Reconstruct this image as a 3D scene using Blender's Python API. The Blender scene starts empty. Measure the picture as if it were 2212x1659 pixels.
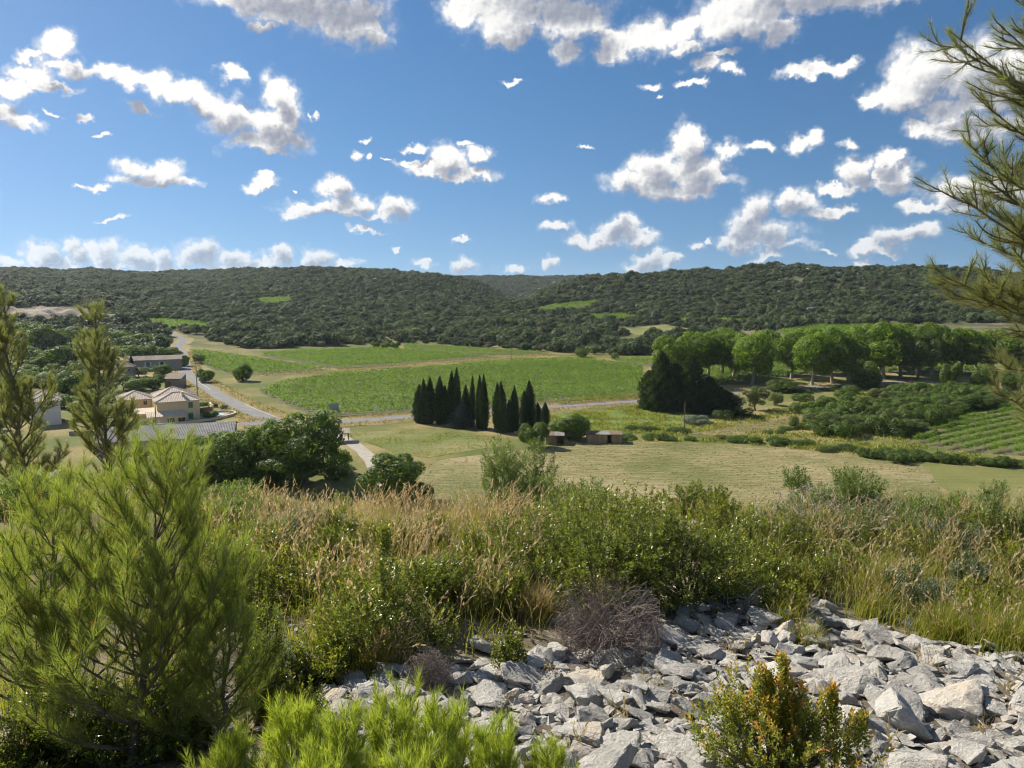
import bpy, math, numpy as np
from mathutils import Vector
from mathutils.geometry import delaunay_2d_cdt
from math import radians, sin, cos, tan, pi, atan2, hypot
rng = np.random.default_rng(11)
S = bpy.context.scene
COL = S.collection

# ------------------------------------------------------------------ camera
ZC, PITCH, F, CX, CY = 34.0, radians(7.08), 1597.6, 1106.0, 829.5   # picture measures are in a 2212 x 1659 frame
cam = bpy.data.cameras.new('camera'); cam.sensor_width = 36; cam.lens = 36 * F / 2212
cam.clip_start = 0.05; cam.clip_end = 20000
camo = bpy.data.objects.new('camera', cam); COL.objects.link(camo)
camo.location = (0, 0, ZC); camo.rotation_euler = (pi / 2 - PITCH, 0, 0)
S.camera = camo
# ------------------------------------------------------------------ sun, exposure
SUN_EL, SUN_AZ = radians(37), radians(-52)          # azimuth measured from +Y towards +X
sdir = Vector((sin(SUN_AZ) * cos(SUN_EL), cos(SUN_AZ) * cos(SUN_EL), sin(SUN_EL)))
sun = bpy.data.lights.new('sun', 'SUN'); sun.energy = 4.8; sun.angle = radians(0.53); sun.color = (1, 0.93, 0.80)
suno = bpy.data.objects.new('sun', sun); COL.objects.link(suno)
suno.rotation_euler = sdir.to_track_quat('Z', 'Y').to_euler(); suno.location = (-60, 50, 120)
S.view_settings.view_transform = 'Standard'; S.view_settings.look = 'None'
S.view_settings.gamma = 1; S.view_settings.exposure = 0.72
S.render.engine = 'CYCLES'
cy = S.cycles
cy.max_bounces = 6; cy.diffuse_bounces = 3; cy.glossy_bounces = 2; cy.transmission_bounces = 3
cy.transparent_max_bounces = 6; cy.volume_bounces = 0
cy.pixel_filter_type = 'BLACKMAN_HARRIS'; cy.filter_width = 1.1
cy.use_denoising = True; cy.denoiser = 'OPENIMAGEDENOISE'; cy.denoising_input_passes = 'RGB_ALBEDO_NORMAL'
cy.caustics_reflective = False; cy.caustics_refractive = False; cy.sample_clamp_indirect = 6

# ------------------------------------------------------------------ view helpers
cp, sp = cos(PITCH), sin(PITCH)
def ray(u, v):
    a, b = (u - CX) / F, -(v - CY) / F
    return np.array([a, cp + sp * b, -sp + cp * b])
def project(P):
    P = np.asarray(P, float); x, y, z = P[..., 0], P[..., 1], P[..., 2] - ZC
    f = np.maximum(y * cp - z * sp, 1e-3)
    return CX + F * x / f, CY - F * (y * sp + z * cp) / f
def azel(u, v):
    d = ray(u, v); d = d / np.linalg.norm(d)
    return atan2(d[0], d[1]), math.asin(d[2])

# ------------------------------------------------------------------ sky with cumulus clouds
CL = [  # u, v, half width, half height
 (520,0,120,36),(640,12,160,60),(765,40,90,66),(800,62,46,46),(600,-60,220,70),(720,-50,170,70),(575,66,26,14),
 (1090,25,120,64),(1000,20,46,46),(1105,76,66,30),(1230,40,110,60),(1330,90,56,40),(1400,70,76,46),(1225,112,36,28),(1475,60,56,42),(1200,-60,260,80),(1318,112,44,30),
 (1620,15,130,64),(1600,62,54,32),(1690,72,50,32),(1790,-5,190,46),(1900,-12,96,32),(1560,30,64,56),(1740,-60,260,60),
 (1480,100,40,16),(1530,142,50,20),(1580,152,34,16),(1560,118,54,12),
 (1725,162,54,13),(1785,147,60,18),(1832,140,28,13),(1500,180,30,10),(1415,182,26,10),(1438,212,16,8),
 (2000,155,92,82),(1950,200,90,44),(2080,150,120,76),(2190,170,120,86),(1890,216,46,20),(2100,228,150,32),(2080,274,110,34),(1985,275,44,24),(2190,268,90,40),
 (1482,312,42,50),(1504,298,24,34),(1422,366,66,46),(1366,400,66,32),(1500,368,76,42),(1450,410,120,26),(1545,385,46,24),
 (1570,322,46,25),(1640,321,32,14),(1725,314,34,18),(1762,308,24,24),(1832,314,26,14),(1112,176,28,7),(1268,323,20,6),(920,640,4,4),
 (1850,376,50,42),(1912,352,44,32),(1936,334,24,18),(1925,382,60,30),(1806,412,54,14),(1900,408,96,16),
 (1640,440,38,40),(1618,488,50,44),(1598,522,52,22),(1660,510,72,40),(1705,424,40,24),(1732,440,54,26),(1772,460,50,18),(1822,452,30,13),(1690,534,76,15),
 (2060,420,76,36),(1990,445,58,17),(2150,420,90,42),(2085,452,90,13),
 (1940,510,62,26),(1868,532,48,13),(1985,498,56,22),(1900,541,66,9),(1862,562,30,9),
 (1332,494,48,28),(1300,514,90,18),(1382,512,48,20),(1195,490,42,13),(1240,512,30,15),
 (1405,558,38,30),(1385,572,44,14),(1444,562,20,14),(1186,572,20,20),(1105,582,26,13),(1002,576,34,20),(920,572,22,9),(1500,530,20,13),(1525,519,13,9),(1660,556,54,12),(1780,541,26,8),(1000,520,22,6),(850,536,16,5),
 (1193,430,34,15),
 (972,344,48,36),(1032,378,50,22),(902,356,42,12),(1000,392,44,12),(905,318,36,10),(1042,330,32,18),(1015,310,20,8),(940,372,60,16),
 (722,412,38,32),(700,452,88,18),(772,440,46,24),(852,452,40,26),(800,468,76,10),(650,456,38,13),(792,492,38,9),
 (560,403,36,16),(572,388,18,8),(290,366,56,26),(342,376,56,24),(310,397,90,12),(215,408,38,9),(392,397,46,12),(170,406,22,6),(236,472,36,6),
 (600,200,42,48),(632,232,36,52),(582,268,72,40),(500,258,72,42),(612,300,64,34),(550,312,76,24),(460,228,62,38),(400,198,62,32),(330,178,60,28),(270,170,44,28),(575,333,62,11),(620,262,40,42),(500,168,32,16),
 (130,104,50,34),(80,122,42,16),(150,150,72,20),(60,160,62,24),(232,156,32,22),(100,178,86,13),(15,190,44,24),(310,228,34,8),
 (0,252,62,36),(60,270,50,18),(182,237,28,10),(112,243,20,8),(-120,200,140,60),(-150,420,120,40),
 (10,562,44,18),(90,550,46,28),(160,544,36,30),(228,556,46,34),(290,560,36,26),(345,560,40,32),(430,550,60,32),(512,562,52,24),(600,552,36,28),(680,556,42,26),(560,572,60,16),(740,570,44,11),(320,582,380,9),(130,578,160,10),(-80,560,80,26),
 (765,330,14,16),(790,334,10,10),(782,300,9,6),(840,346,12,4),(230,289,22,6),(640,415,10,4),(676,252,8,14)]
EXTRA = []
_r = np.random.default_rng(5)
for k in range(46):       # the same fair-weather cumulus goes on round the rest of the horizon
    a = _r.uniform(radians(44), radians(316)); e = radians(_r.uniform(4, 60)); w = radians(_r.uniform(2.5, 9)) * (0.6 + e)
    EXTRA.append((a if a < pi else a - 2 * pi, e, w / cos(e), w * 0.45))
def make_world():
    w = bpy.data.worlds.new('World'); S.world = w; w.use_nodes = True
    nt = w.node_tree; nt.nodes.clear()
    class T:                                   # small helper round one node tree
        def __init__(s, tree): s.t, s.N, s.L = tree, tree.nodes, tree.links
        def put(s, n, vals):
            for i, q in vals.items():
                if q is None: continue
                if isinstance(q, (int, float, tuple)): n.inputs[i].default_value = q
                else: s.L.new(q, n.inputs[i])
            return n
        def m(s, op, a, b=None, clamp=False):
            n = s.N.new('ShaderNodeMath'); n.operation = op; n.use_clamp = clamp; return s.put(n, {0: a, 1: b}).outputs[0]
        def v(s, op, a, b=None, c=None, out=0):
            n = s.N.new('ShaderNodeVectorMath'); n.operation = op; return s.put(n, {0: a, 1: b, 2: c}).outputs[out]
        def noise(s, vec, scale, detail, rough, out=0):
            n = s.N.new('ShaderNodeTexNoise'); return s.put(n, {'Vector': vec, 'Scale': scale, 'Detail': detail, 'Roughness': rough}).outputs[out]
        def sstep(s, x, lo, hi):
            n = s.N.new('ShaderNodeMapRange'); n.interpolation_type = 'SMOOTHSTEP'; return s.put(n, {'Value': x, 'From Min': lo, 'From Max': hi}).outputs[0]
        def bg(s, c): return s.put(s.N.new('ShaderNodeBackground'), {0: c, 1: 1.0}).outputs[0]
    def cloudy(blobs):
        """group: the sky with these cloud bodies; the field is 1 in the middle of a cloud and 0 at its rim"""
        g = bpy.data.node_groups.new('cumulus', 'ShaderNodeTree'); t = T(g)
        for nm, ty in (('azel', 'NodeSocketVector'), ('dir', 'NodeSocketVector'), ('el', 'NodeSocketFloat'), ('sky', 'NodeSocketColor')):
            g.interface.new_socket(nm, in_out='INPUT', socket_type=ty)
        g.interface.new_socket('shader', in_out='OUTPUT', socket_type='NodeSocketShader')
        gi, go = g.nodes.new('NodeGroupInput'), g.nodes.new('NodeGroupOutput')
        AE, D, el, skyc = gi.outputs[0], gi.outputs[1], gi.outputs[2], gi.outputs[3]
        wob = t.v('MULTIPLY_ADD', t.noise(D, 22, 4, 0.62, 1), (0.060, 0.052, 0), (-0.030, -0.026, 0))
        P = t.v('ADD', AE, wob)
        acc = acc2 = None
        for (a, e, ra, re) in blobs:
            q = t.v('MULTIPLY_ADD', P, (1 / ra, 1 / re, 0.0), (-a / ra, -e / re, 0.0))
            d = t.v('LENGTH', q, out=1); k_ = min(max(e / 0.28, .30), 1.2); d2 = t.v('DISTANCE', q, (.016 * k_ / ra, -.030 * k_ / re, 0.0), out=1)
            acc = d if acc is None else t.m('MINIMUM', acc, d)
            acc2 = d2 if acc2 is None else t.m('MINIMUM', acc2, d2)
        def fine2(vec):
            vo = g.nodes.new('ShaderNodeTexVoronoi'); vo.feature = 'F1'
            t.put(vo, {'Vector': vec, 'Scale': 52.0, 'Detail': 2.0, 'Roughness': 0.55})
            f = t.m('MULTIPLY', t.m('SUBTRACT', t.noise(vec, 30.0, 8.0, 0.62), 0.5), 2.0)
            pf = g.nodes.new('ShaderNodeMath'); pf.operation = 'MULTIPLY_ADD'
            return t.m('ADD', f, t.put(pf, {0: vo.outputs['Distance'], 1: -0.55, 2: 2.12}).outputs[0])
        k = 0.005
        n0 = fine2(D); t0 = t.m('SUBTRACT', n0, t.m('MULTIPLY', acc, 2.0))
        n1 = fine2(t.v('ADD', D, (-0.75 * k, -0.1 * k, 0.65 * k))); t1 = t.m('SUBTRACT', t.m('ADD', t.m('MULTIPLY', n1, 0.18), 0.88), acc2)
        soft = t.sstep(t0, -0.85, 0.55); alpha = t.m('MAXIMUM', t.sstep(t0, -0.05, 0.55), t.m('MULTIPLY', t.m('MULTIPLY', soft, soft), 0.62))
        body = t.sstep(t1, 0.20, 1.02)                         # how much cloud lies towards the sun
        relief = t.m('MULTIPLY', t.m('SUBTRACT', n1, n0), 0.42)
        shade = t.m('ADD', t.m('MULTIPLY', body, 0.95), relief, True)
        ramp = g.nodes.new('ShaderNodeValToRGB'); t.L.new(shade, ramp.inputs[0])
        cr = ramp.color_ramp; cr.elements[0].position = 0.0; cr.elements[0].color = CLOUD_LIT
        cr.elements[1].position = 1.0; cr.elements[1].color = CLOUD_DARK
        for p_, f_ in ((0.3, 0.22), (0.6, 0.66)):
            e = cr.elements.new(p_); e.color = tuple(x + (y - x) * f_ for x, y in zip(CLOUD_LIT, CLOUD_DARK))
        # far clouds near the horizon sink into the air
        fa = t.m('ADD', t.m('MULTIPLY', t.sstep(el, 0.0, 0.16), 0.34), 0.66)
        mx = g.nodes.new('ShaderNodeMix'); mx.data_type = 'RGBA'
        t.put(mx, {0: t.m('MULTIPLY', alpha, fa), 6: skyc, 7: ramp.outputs[0]})
        t.L.new(t.bg(mx.outputs[2]), go.inputs[0])
        return g
    blobs = []
    for (u, v, a, b) in CL:
        c = azel(u, v); e = azel(u + a, v); q = azel(u, v - b)
        blobs.append((c[0], c[1], abs(e[0] - c[0]) * 1.12, abs(q[1] - c[1]) * 1.14))
    blobs += EXTRA
    def near(b, r):           # does the body reach into this cell
        dx = max(r[0] - b[0], 0, b[0] - r[1]) - 0.03; dy = max(r[2] - b[1], 0, b[1] - r[3]) - 0.022
        return hypot(max(dx, 0) / b[2], max(dy, 0) / b[3]) < 1.7
    def cell(r, depth):       # cut the sky into cells so that each looks at a few bodies only
        bs = [b for b in blobs if near(b, r)]
        if not bs: return None
        if len(bs) <= 14 or depth >= 7: return cloudy(bs)
        i = 0 if (r[1] - r[0]) > 1.3 * (r[3] - r[2]) else 1
        lo, hi = r[2 * i], r[2 * i + 1]
        m = float(np.clip(np.median([b[i] for b in bs]), lo + 0.3 * (hi - lo), hi - 0.3 * (hi - lo)))
        ra, rb = list(r), list(r); ra[2 * i + 1] = m; rb[2 * i] = m
        return (i, m, cell(tuple(ra), depth + 1), cell(tuple(rb), depth + 1))
    tree = cell((-pi, pi, -0.01, pi / 2), 0)
    t = T(nt)
    tc = nt.nodes.new('ShaderNodeTexCoord'); D = tc.outputs['Generated']
    sx = nt.nodes.new('ShaderNodeSeparateXYZ'); t.L.new(D, sx.inputs[0])
    az = t.m('ARCTAN2', sx.outputs[0], sx.outputs[1]); el = t.m('ARCSINE', sx.outputs[2])
    AE = t.put(nt.nodes.new('ShaderNodeCombineXYZ'), {0: az, 1: el}).outputs[0]
    sky = nt.nodes.new('ShaderNodeTexSky'); sky.sky_type = 'NISHITA'; sky.sun_disc = False
    sky.sun_elevation = SUN_EL; sky.sun_rotation = SUN_AZ; sky.altitude = 100; sky.air_density = AIR; sky.dust_density = DUST; sky.ozone_density = OZONE
    up = t.v('MULTIPLY_ADD', t.v('MAXIMUM', D, (-2.0, -2.0, 0.0)), (1.0, 1.0, 0.86), (0.0, 0.0, 0.14))   # clear, dry air: the horizon stays blue
    t.L.new(t.v('NORMALIZE', up), sky.inputs[0])
    hs = t.put(nt.nodes.new('ShaderNodeHueSaturation'), {'Saturation': SKYSAT, 'Color': sky.outputs[0]})
    skyc = t.v('SCALE', hs.outputs[0]); skyc.node.inputs['Scale'].default_value = SKYSTR
    def link(c):
        if c is None: return t.bg(skyc)
        if isinstance(c, tuple):
            ms = nt.nodes.new('ShaderNodeMixShader')
            return t.put(ms, {0: t.m('GREATER_THAN', (az, el)[c[0]], c[1]), 1: link(c[2]), 2: link(c[3])}).outputs[0]
        n = nt.nodes.new('ShaderNodeGroup'); n.node_tree = c
        return t.put(n, {0: AE, 1: D, 2: el, 3: skyc}).outputs[0]
    out = nt.nodes.new('ShaderNodeOutputWorld'); t.L.new(link(tree), out.inputs[0])
    w.cycles.sampling_method = 'MANUAL'; w.cycles.sample_map_resolution = 512
AIR, DUST, OZONE, SKYSAT, SKYSTR = 1.0, 0.2, 2.0, 1.26, 0.062
CLOUD_LIT, CLOUD_DARK = (0.64, 0.63, 0.61, 1), (0.205, 0.225, 0.275, 1)
make_world()
# ------------------------------------------------------------------ terrain
def wav(x, y, lam, seed, n=6):
    q = np.random.default_rng(seed); o = 0
    for k in range(n):
        a = q.uniform(0, 2 * pi); l = lam * q.uniform(0.6, 1.5); o = o + np.sin((x * cos(a) + y * sin(a)) * 2 * pi / l + q.uniform(0, 6.28))
    return o / n * 1.4
CREST = [(-1500,1500,590),(-300,1700,590),(0,1750,587),(200,1750,588),(400,1650,588),(480,1500,584),(560,1380,580),(640,1250,577),(700,1200,575),(850,1150,576),(950,1080,588),(1050,1100,608),
         (1100,1050,640),(1120,900,652),(1150,860,636),(1185,860,614),(1215,870,598),(1260,890,588),(1400,930,579),(1550,950,572),(1700,960,566),(1850,960,568),(2000,960,576),(2212,960,591),(2700,960,600),(3800,1200,600)]
U0, U1, NU = -1500, 3800, 266
RR = np.concatenate([np.arange(0, 2600, 10.0), np.arange(2600, 9100, 100.0)])
def _table():
    us = np.linspace(U0, U1, NU); c = np.array(CREST, float)
    T = np.zeros((NU, len(RR)))
    for i, u in enumerate(us):
        rc = np.interp(u, c[:, 0], c[:, 1]); vc = np.interp(u, c[:, 0], c[:, 2])
        zc = ZC + rc * (631 - vc) / F - 4.5
        far = ZC + 2100 * (631 - 596) / F
        lift = np.interp(u, [0, 300, 560, 1100, 1500, 2300], [5, 3, 0, 0, 0, 2])
        T[i] = np.interp(RR, [0, 400, 490, 600, 720, rc * 0.5 + 360, rc, rc * 1.1, max(rc * 1.2, 1500), max(rc * 1.25, 1900), 2150, 2500, 5000, 9000], [0, 0, 1.5 + lift, 8 + lift, 16 + lift, 16 + lift + (zc - 16) * 0.55, zc, zc - 9, min(zc - 22, 40), 52, far, far - 12, far - 12, far - 30])
    for ax, n in ((1, 7), (0, 1)):
        k = np.ones(2 * n + 1) / (2 * n + 1)
        T = np.apply_along_axis(lambda q: np.convolve(np.pad(q, n, mode='edge'), k, 'valid'), ax, T)
    T[:, RR < 330] = 0
    return T
TAB = _table()
def H(x, y):
    x = np.asarray(x, float); y = np.asarray(y, float)
    r = np.hypot(x, y); u = CX + F * x / np.maximum(y, 0.25 * np.abs(x) + 1e-6) * 1.0
    fu = np.clip((u - U0) / (U1 - U0) * (NU - 1), 0, NU - 1.001); fr = np.clip(np.interp(r, RR, np.arange(len(RR))), 0, len(RR) - 1.001)
    i, j = fu.astype(int), fr.astype(int); a, b = fu - i, fr - j
    z = TAB[i, j] * (1 - a) * (1 - b) + TAB[i + 1, j] * a * (1 - b) + TAB[i, j + 1] * (1 - a) * b + TAB[i + 1, j + 1] * a * b
    hill = np.clip((r - 560) / 400, 0, 1)
    z = z + hill * (3.4 * wav(x, y, 190, 3) + 1.4 * wav(x, y, 60, 4)) * np.clip((2600 - r) / 900, 0.3, 1)
    # the slope we stand on
    yy = y + 0.6 * np.sin(x * 0.21 + 1) + 0.0012 * x * x
    d = yy - 8.5; s = 0.115 * yy + 0.35 * (np.clip(d, 0, 2) ** 2 / 4 + np.clip(d - 2, 0, None))
    near = np.exp(-(np.clip(r - 6, 0, None) / 8) ** 2)
    f = ZC - 1.65 - s + (0.05 * wav(x, y, 1.6, 8) + 0.03 * wav(x, y, 0.6, 9)) * near + 0.5 * wav(x, y, 18, 10) * np.clip((r - 22) / 20, 0, 1) * np.clip(f0(s), 0, 1)
    return np.where(f > 6, f, np.where(f > -6, (f + 6) ** 2 / 24, 0)) * (r < 300) * 1.0 + z
def f0(s): return (30 - s) / 8
def at(u, v, z=None):
    d = ray(u, v)
    if z is not None:
        t = (z - ZC) / d[2]; return np.array([d[0] * t, d[1] * t, z])
    t = np.concatenate([np.arange(0.8, 20, 0.01), np.geomspace(20, 4000, 6000)])
    P = d[None] * t[:, None]; g = H(P[:, 0], P[:, 1]); z_ = P[:, 2] + ZC
    k = np.argmax(z_ <= g) if (z_ <= g).any() else len(t) - 1
    return np.array([P[k, 0], P[k, 1], g[k]])
def onray(u, v, dist):
    d = ray(u, v); p = d * dist / d[1]; return np.array([p[0], p[1], p[2] + ZC])

# ------------------------------------------------------------------ mesh helpers
class MB:
    def __init__(s): s.V, s.Fc, s.T, s.M, s.n = [], [], [], [], 0
    def add(s, V, Fa, tint=None, mat=0):
        V = np.asarray(V, float).reshape(-1, 3); Fa = np.asarray(Fa, int)
        if len(V) == 0: return s
        s.V.append(V); s.Fc.append(Fa + s.n); s.n += len(V)
        s.T.append(np.full(len(Fa), 0.5) if tint is None else np.broadcast_to(np.asarray(tint, float), (len(Fa),)))
        s.M.append(np.full(len(Fa), mat, int)); return s
    def build(s, name, mats, parent=None, smooth=False, origin=None):
        me = mesh(name, s, mats, smooth, origin); o = bpy.data.objects.new(name, me); COL.objects.link(o)
        if origin is not None: o.location = origin
        if parent is not None: o.parent = parent
        return o
def mesh(name, s, mats, smooth=False, origin=None):
    me = bpy.data.meshes.new(name)
    V = np.concatenate(s.V) if s.V else np.zeros((0, 3))
    if origin is not None: V = V - np.asarray(origin)
    me.vertices.add(len(V)); me.vertices.foreach_set('co', V.astype(np.float32).ravel())
    loops = np.concatenate([f.ravel() for f in s.Fc]); tot = np.concatenate([np.full(len(f), f.shape[1]) for f in s.Fc])
    me.loops.add(len(loops)); me.loops.foreach_set('vertex_index', loops.astype(np.int32))
    me.polygons.add(len(tot)); me.polygons.foreach_set('loop_start', np.concatenate([[0], np.cumsum(tot)[:-1]]).astype(np.int32))
    me.polygons.foreach_set('material_index', np.concatenate(s.M).astype(np.int32))
    me.polygons.foreach_set('use_smooth', np.full(len(tot), smooth))
    at_ = me.attributes.new('tint', 'FLOAT', 'FACE'); at_.data.foreach_set('value', np.concatenate(s.T).astype(np.float32))
    me.update(calc_edges=True)
    for m in (mats if isinstance(mats, (list, tuple)) else [mats]): me.materials.append(m)
    return me
def nrm(a): return a / np.maximum(np.linalg.norm(a, axis=-1, keepdims=True), 1e-9)
def rdir(n, r=None): return nrm((r or rng).normal(size=(n, 3)))
def kites(mb, P, A, Nn, L, W, tint, mat=0, fold=0.15):
    """leaf faces: base at P, along A, facing Nn"""
    n = len(P); A = nrm(A); Sd = nrm(np.cross(A, Nn)); Nn = nrm(np.cross(Sd, A))
    L = np.broadcast_to(L, (n,))[:, None]; W = np.broadcast_to(W, (n,))[:, None]
    V = np.stack([P, P + A * L * .45 + Sd * W * .5 + Nn * W * fold, P + A * L, P + A * L * .45 - Sd * W * .5 + Nn * W * fold], 1)
    mb.add(V, np.arange(4 * n).reshape(n, 4), tint, mat); return mb
def needles(mb, P, A, L, W, tint, mat=0):
    n = len(P); A = nrm(A); Sd = nrm(np.cross(A, rdir(n)))
    L = np.broadcast_to(L, (n,))[:, None]
    V = np.stack([P - Sd * W / 2, P + Sd * W / 2, P + A * L], 1)
    mb.add(V, np.arange(3 * n).reshape(n, 3), tint, mat); return mb
def segs(mb, P0, P1, r0, r1, sides=3, tint=None, mat=0):
    P0, P1 = np.asarray(P0, float), np.asarray(P1, float); n = len(P0)
    if n == 0: return mb
    A = nrm(P1 - P0); X = nrm(np.cross(A, np.where(np.abs(A[:, 2:3]) < 0.9, [[0, 0, 1.0]], [[1.0, 0, 0]]))); Y = np.cross(A, X)
    r0 = np.broadcast_to(r0, (n,)); r1 = np.broadcast_to(r1, (n,)); V = np.zeros((n, 2 * sides, 3))
    for k in range(sides):
        d = X * cos(2 * pi * k / sides) + Y * sin(2 * pi * k / sides)
        V[:, k] = P0 + d * r0[:, None]; V[:, sides + k] = P1 + d * r1[:, None]
    b = np.arange(n)[:, None] * 2 * sides
    Fq = np.concatenate([b + np.array([[k, (k + 1) % sides, sides + (k + 1) % sides, sides + k]]) for k in range(sides)])
    mb.add(V, Fq, None if tint is None else np.tile(np.broadcast_to(tint, (n,)), sides), mat); return mb
def tube(mb, pts, rad, sides=6, mat=0, tint=None):
    pts = np.asarray(pts, float); k = len(pts); rad = np.broadcast_to(rad, (k,))
    A = nrm(np.gradient(pts, axis=0)); ref = np.array([0.3, 0.9, 0.1]) if abs(A[0, 2]) > 0.5 else np.array([0, 0, 1.0])
    X = nrm(np.cross(A, ref)); Y = np.cross(A, X); th = np.arange(sides) * 2 * pi / sides
    V = (pts[:, None] + rad[:, None, None] * (X[:, None] * np.cos(th)[None, :, None] + Y[:, None] * np.sin(th)[None, :, None])).reshape(-1, 3)
    Fq = [[i * sides + j, i * sides + (j + 1) % sides, (i + 1) * sides + (j + 1) % sides, (i + 1) * sides + j] for i in range(k - 1) for j in range(sides)]
    mb.add(V, Fq, tint, mat)
    mb.add(V[-sides:], [list(range(sides))], tint, mat); return mb
BOXF = np.array([[0,3,2,1],[4,5,6,7],[0,1,5,4],[1,2,6,5],[2,3,7,6],[3,0,4,7]])
def box(mb, x0, x1, y0, y1, z0, z1, mat=0, xf=None):
    V = np.array([[x0,y0,z0],[x1,y0,z0],[x1,y1,z0],[x0,y1,z0],[x0,y0,z1],[x1,y0,z1],[x1,y1,z1],[x0,y1,z1]], float)
    mb.add(V if xf is None else xf(V), BOXF, None, mat); return mb
def tag(o, label=None, cat=None, group=None, kind=None):
    for k, q in (('label', label), ('category', cat), ('group', group), ('kind', kind)):
        if q: o[k] = q
    return o
def empty(name, loc=(0, 0, 0), rz=0.0, scale=None):
    o = bpy.data.objects.new(name, None); COL.objects.link(o); o.location = loc; o.rotation_euler = (0, 0, rz); o.empty_display_size = 0.2
    if scale is not None: o.scale = scale
    return o
def inst(name, me, parent=None, loc=(0, 0, 0), rz=0.0, scale=(1, 1, 1)):
    o = bpy.data.objects.new(name, me); COL.objects.link(o); o.location = loc; o.rotation_euler = (0, 0, rz); o.scale = scale
    if parent is not None: o.parent = parent
    return o

# ------------------------------------------------------------------ materials
def _mat(name):
    m = bpy.data.materials.new(name); m.use_nodes = True; nt = m.node_tree; nt.nodes.clear()
    out = nt.nodes.new('ShaderNodeOutputMaterial'); return m, nt, out
def nn(nt, kind, **kw):
    n = nt.nodes.new('ShaderNode' + kind)
    for k, q in kw.items():
        if hasattr(n, k) and k not in ('Scale',): setattr(n, k, q)
    return n
def put(nt, n, vals):
    for k, q in vals.items():
        if hasattr(q, 'is_output'): nt.links.new(q, n.inputs[k])
        else: n.inputs[k].default_value = q
    return n
def c4(c): return (c[0], c[1], c[2], 1)
def ramp(nt, fac, stops):
    r = nt.nodes.new('ShaderNodeValToRGB'); e = r.color_ramp.elements
    e[0].position, e[0].color = stops[0][0], c4(stops[0][1]); e[1].position, e[1].color = stops[-1][0], c4(stops[-1][1])
    for p, c in stops[1:-1]:
        q = e.new(p); q.color = c4(c)
    nt.links.new(fac, r.inputs[0]); return r.outputs[0]
def leaf_mat(name, stops, trans=0.45, rough=0.5, spec=0.35, vary=0.25, tboost=(1.35, 1.45, 0.7)):
    """foliage: colour by leaf, light shines through"""
    m, nt, out = _mat(name)
    at_ = nn(nt, 'Attribute'); at_.attribute_name = 'tint'
    col = ramp(nt, at_.outputs['Fac'], stops)
    oi = nn(nt, 'ObjectInfo'); mr = put(nt, nn(nt, 'MapRange'), {'Value': oi.outputs['Random'], 'To Min': 1 - vary, 'To Max': 1 + vary})
    hs = put(nt, nn(nt, 'HueSaturation'), {'Color': col, 'Value': mr.outputs[0]})
    p = put(nt, nn(nt, 'BsdfPrincipled'), {'Base Color': hs.outputs[0], 'Roughness': rough, 'Specular IOR Level': spec})
    tcol = put(nt, nn(nt, 'VectorMath', operation='MULTIPLY'), {0: hs.outputs[0], 1: tboost})
    t = put(nt, nn(nt, 'BsdfTranslucent'), {'Color': tcol.outputs[0]})
    mx = put(nt, nn(nt, 'MixShader'), {0: trans, 1: p.outputs[0], 2: t.outputs[0]})
    nt.links.new(mx.outputs[0], out.inputs[0]); return m
def surf_mat(name, stops, scale=4.0, detail=6.0, rough=0.9, bump=0.0, bscale=None, bdist=0.02, spec=0.2, vary=0.0, coords='Object', stretch=None, mixn=None):
    """mineral and painted surfaces: noise between colours plus fine relief"""
    m, nt, out = _mat(name)
    tc = nn(nt, 'TexCoord'); vec = tc.outputs[coords]
    if stretch: vec = put(nt, nn(nt, 'Mapping'), {'Vector': vec, 'Scale': stretch}).outputs[0]
    no = put(nt, nn(nt, 'TexNoise'), {'Vector': vec, 'Scale': scale, 'Detail': detail, 'Roughness': 0.62})
    fac = no.outputs[0]
    if mixn:
        n2 = put(nt, nn(nt, 'TexNoise'), {'Vector': vec, 'Scale': mixn, 'Detail': 3.0})
        a = put(nt, nn(nt, 'Math', operation='ADD'), {0: fac, 1: n2.outputs[0]}); a = put(nt, nn(nt, 'Math', operation='MULTIPLY'), {0: a.outputs[0], 1: 0.5}); fac = a.outputs[0]
    col = ramp(nt, fac, stops)
    if vary:
        oi = nn(nt, 'ObjectInfo'); mr = put(nt, nn(nt, 'MapRange'), {'Value': oi.outputs['Random'], 'To Min': 1 - vary, 'To Max': 1 + vary})
        col = put(nt, nn(nt, 'HueSaturation'), {'Color': col, 'Value': mr.outputs[0]}).outputs[0]
    p = put(nt, nn(nt, 'BsdfPrincipled'), {'Base Color': col, 'Roughness': rough, 'Specular IOR Level': spec})
    if bump:
        b_ = put(nt, nn(nt, 'TexNoise'), {'Vector': vec, 'Scale': bscale or scale * 4, 'Detail': 8.0, 'Roughness': 0.65})
        bp = put(nt, nn(nt, 'Bump'), {'Height': b_.outputs[0], 'Strength': bump, 'Distance': bdist}); nt.links.new(bp.outputs[0], p.inputs['Normal'])
    nt.links.new(p.outputs[0], out.inputs[0]); return m
M = {}
M['oak'] = leaf_mat('holm_oak_leaves', [(0, (.034, .055, .018)), (.5, (.064, .094, .030)), (1, (.112, .148, .048))], 0.30, 0.55, 0.25, 0.42)
M['bark'] = surf_mat('grey_bark', [(.3, (.09, .075, .06)), (.7, (.22, .19, .16))], 9, bump=.6, bdist=.03, stretch=(1, 1, .25))
M['vine'] = leaf_mat('vine_leaves', [(0, (.075, .145, .016)), (.5, (.150, .250, .028)), (1, (.285, .365, .055))], 0.50, 0.5, 0.3, 0.10, (1.3, 1.45, .6))
M['vine_old'] = leaf_mat('yellow_vine_leaves', [(0, (.10, .15, .015)), (.5, (.20, .24, .03)), (1, (.32, .30, .05))], 0.50, 0.5, 0.3, 0.10)
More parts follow.
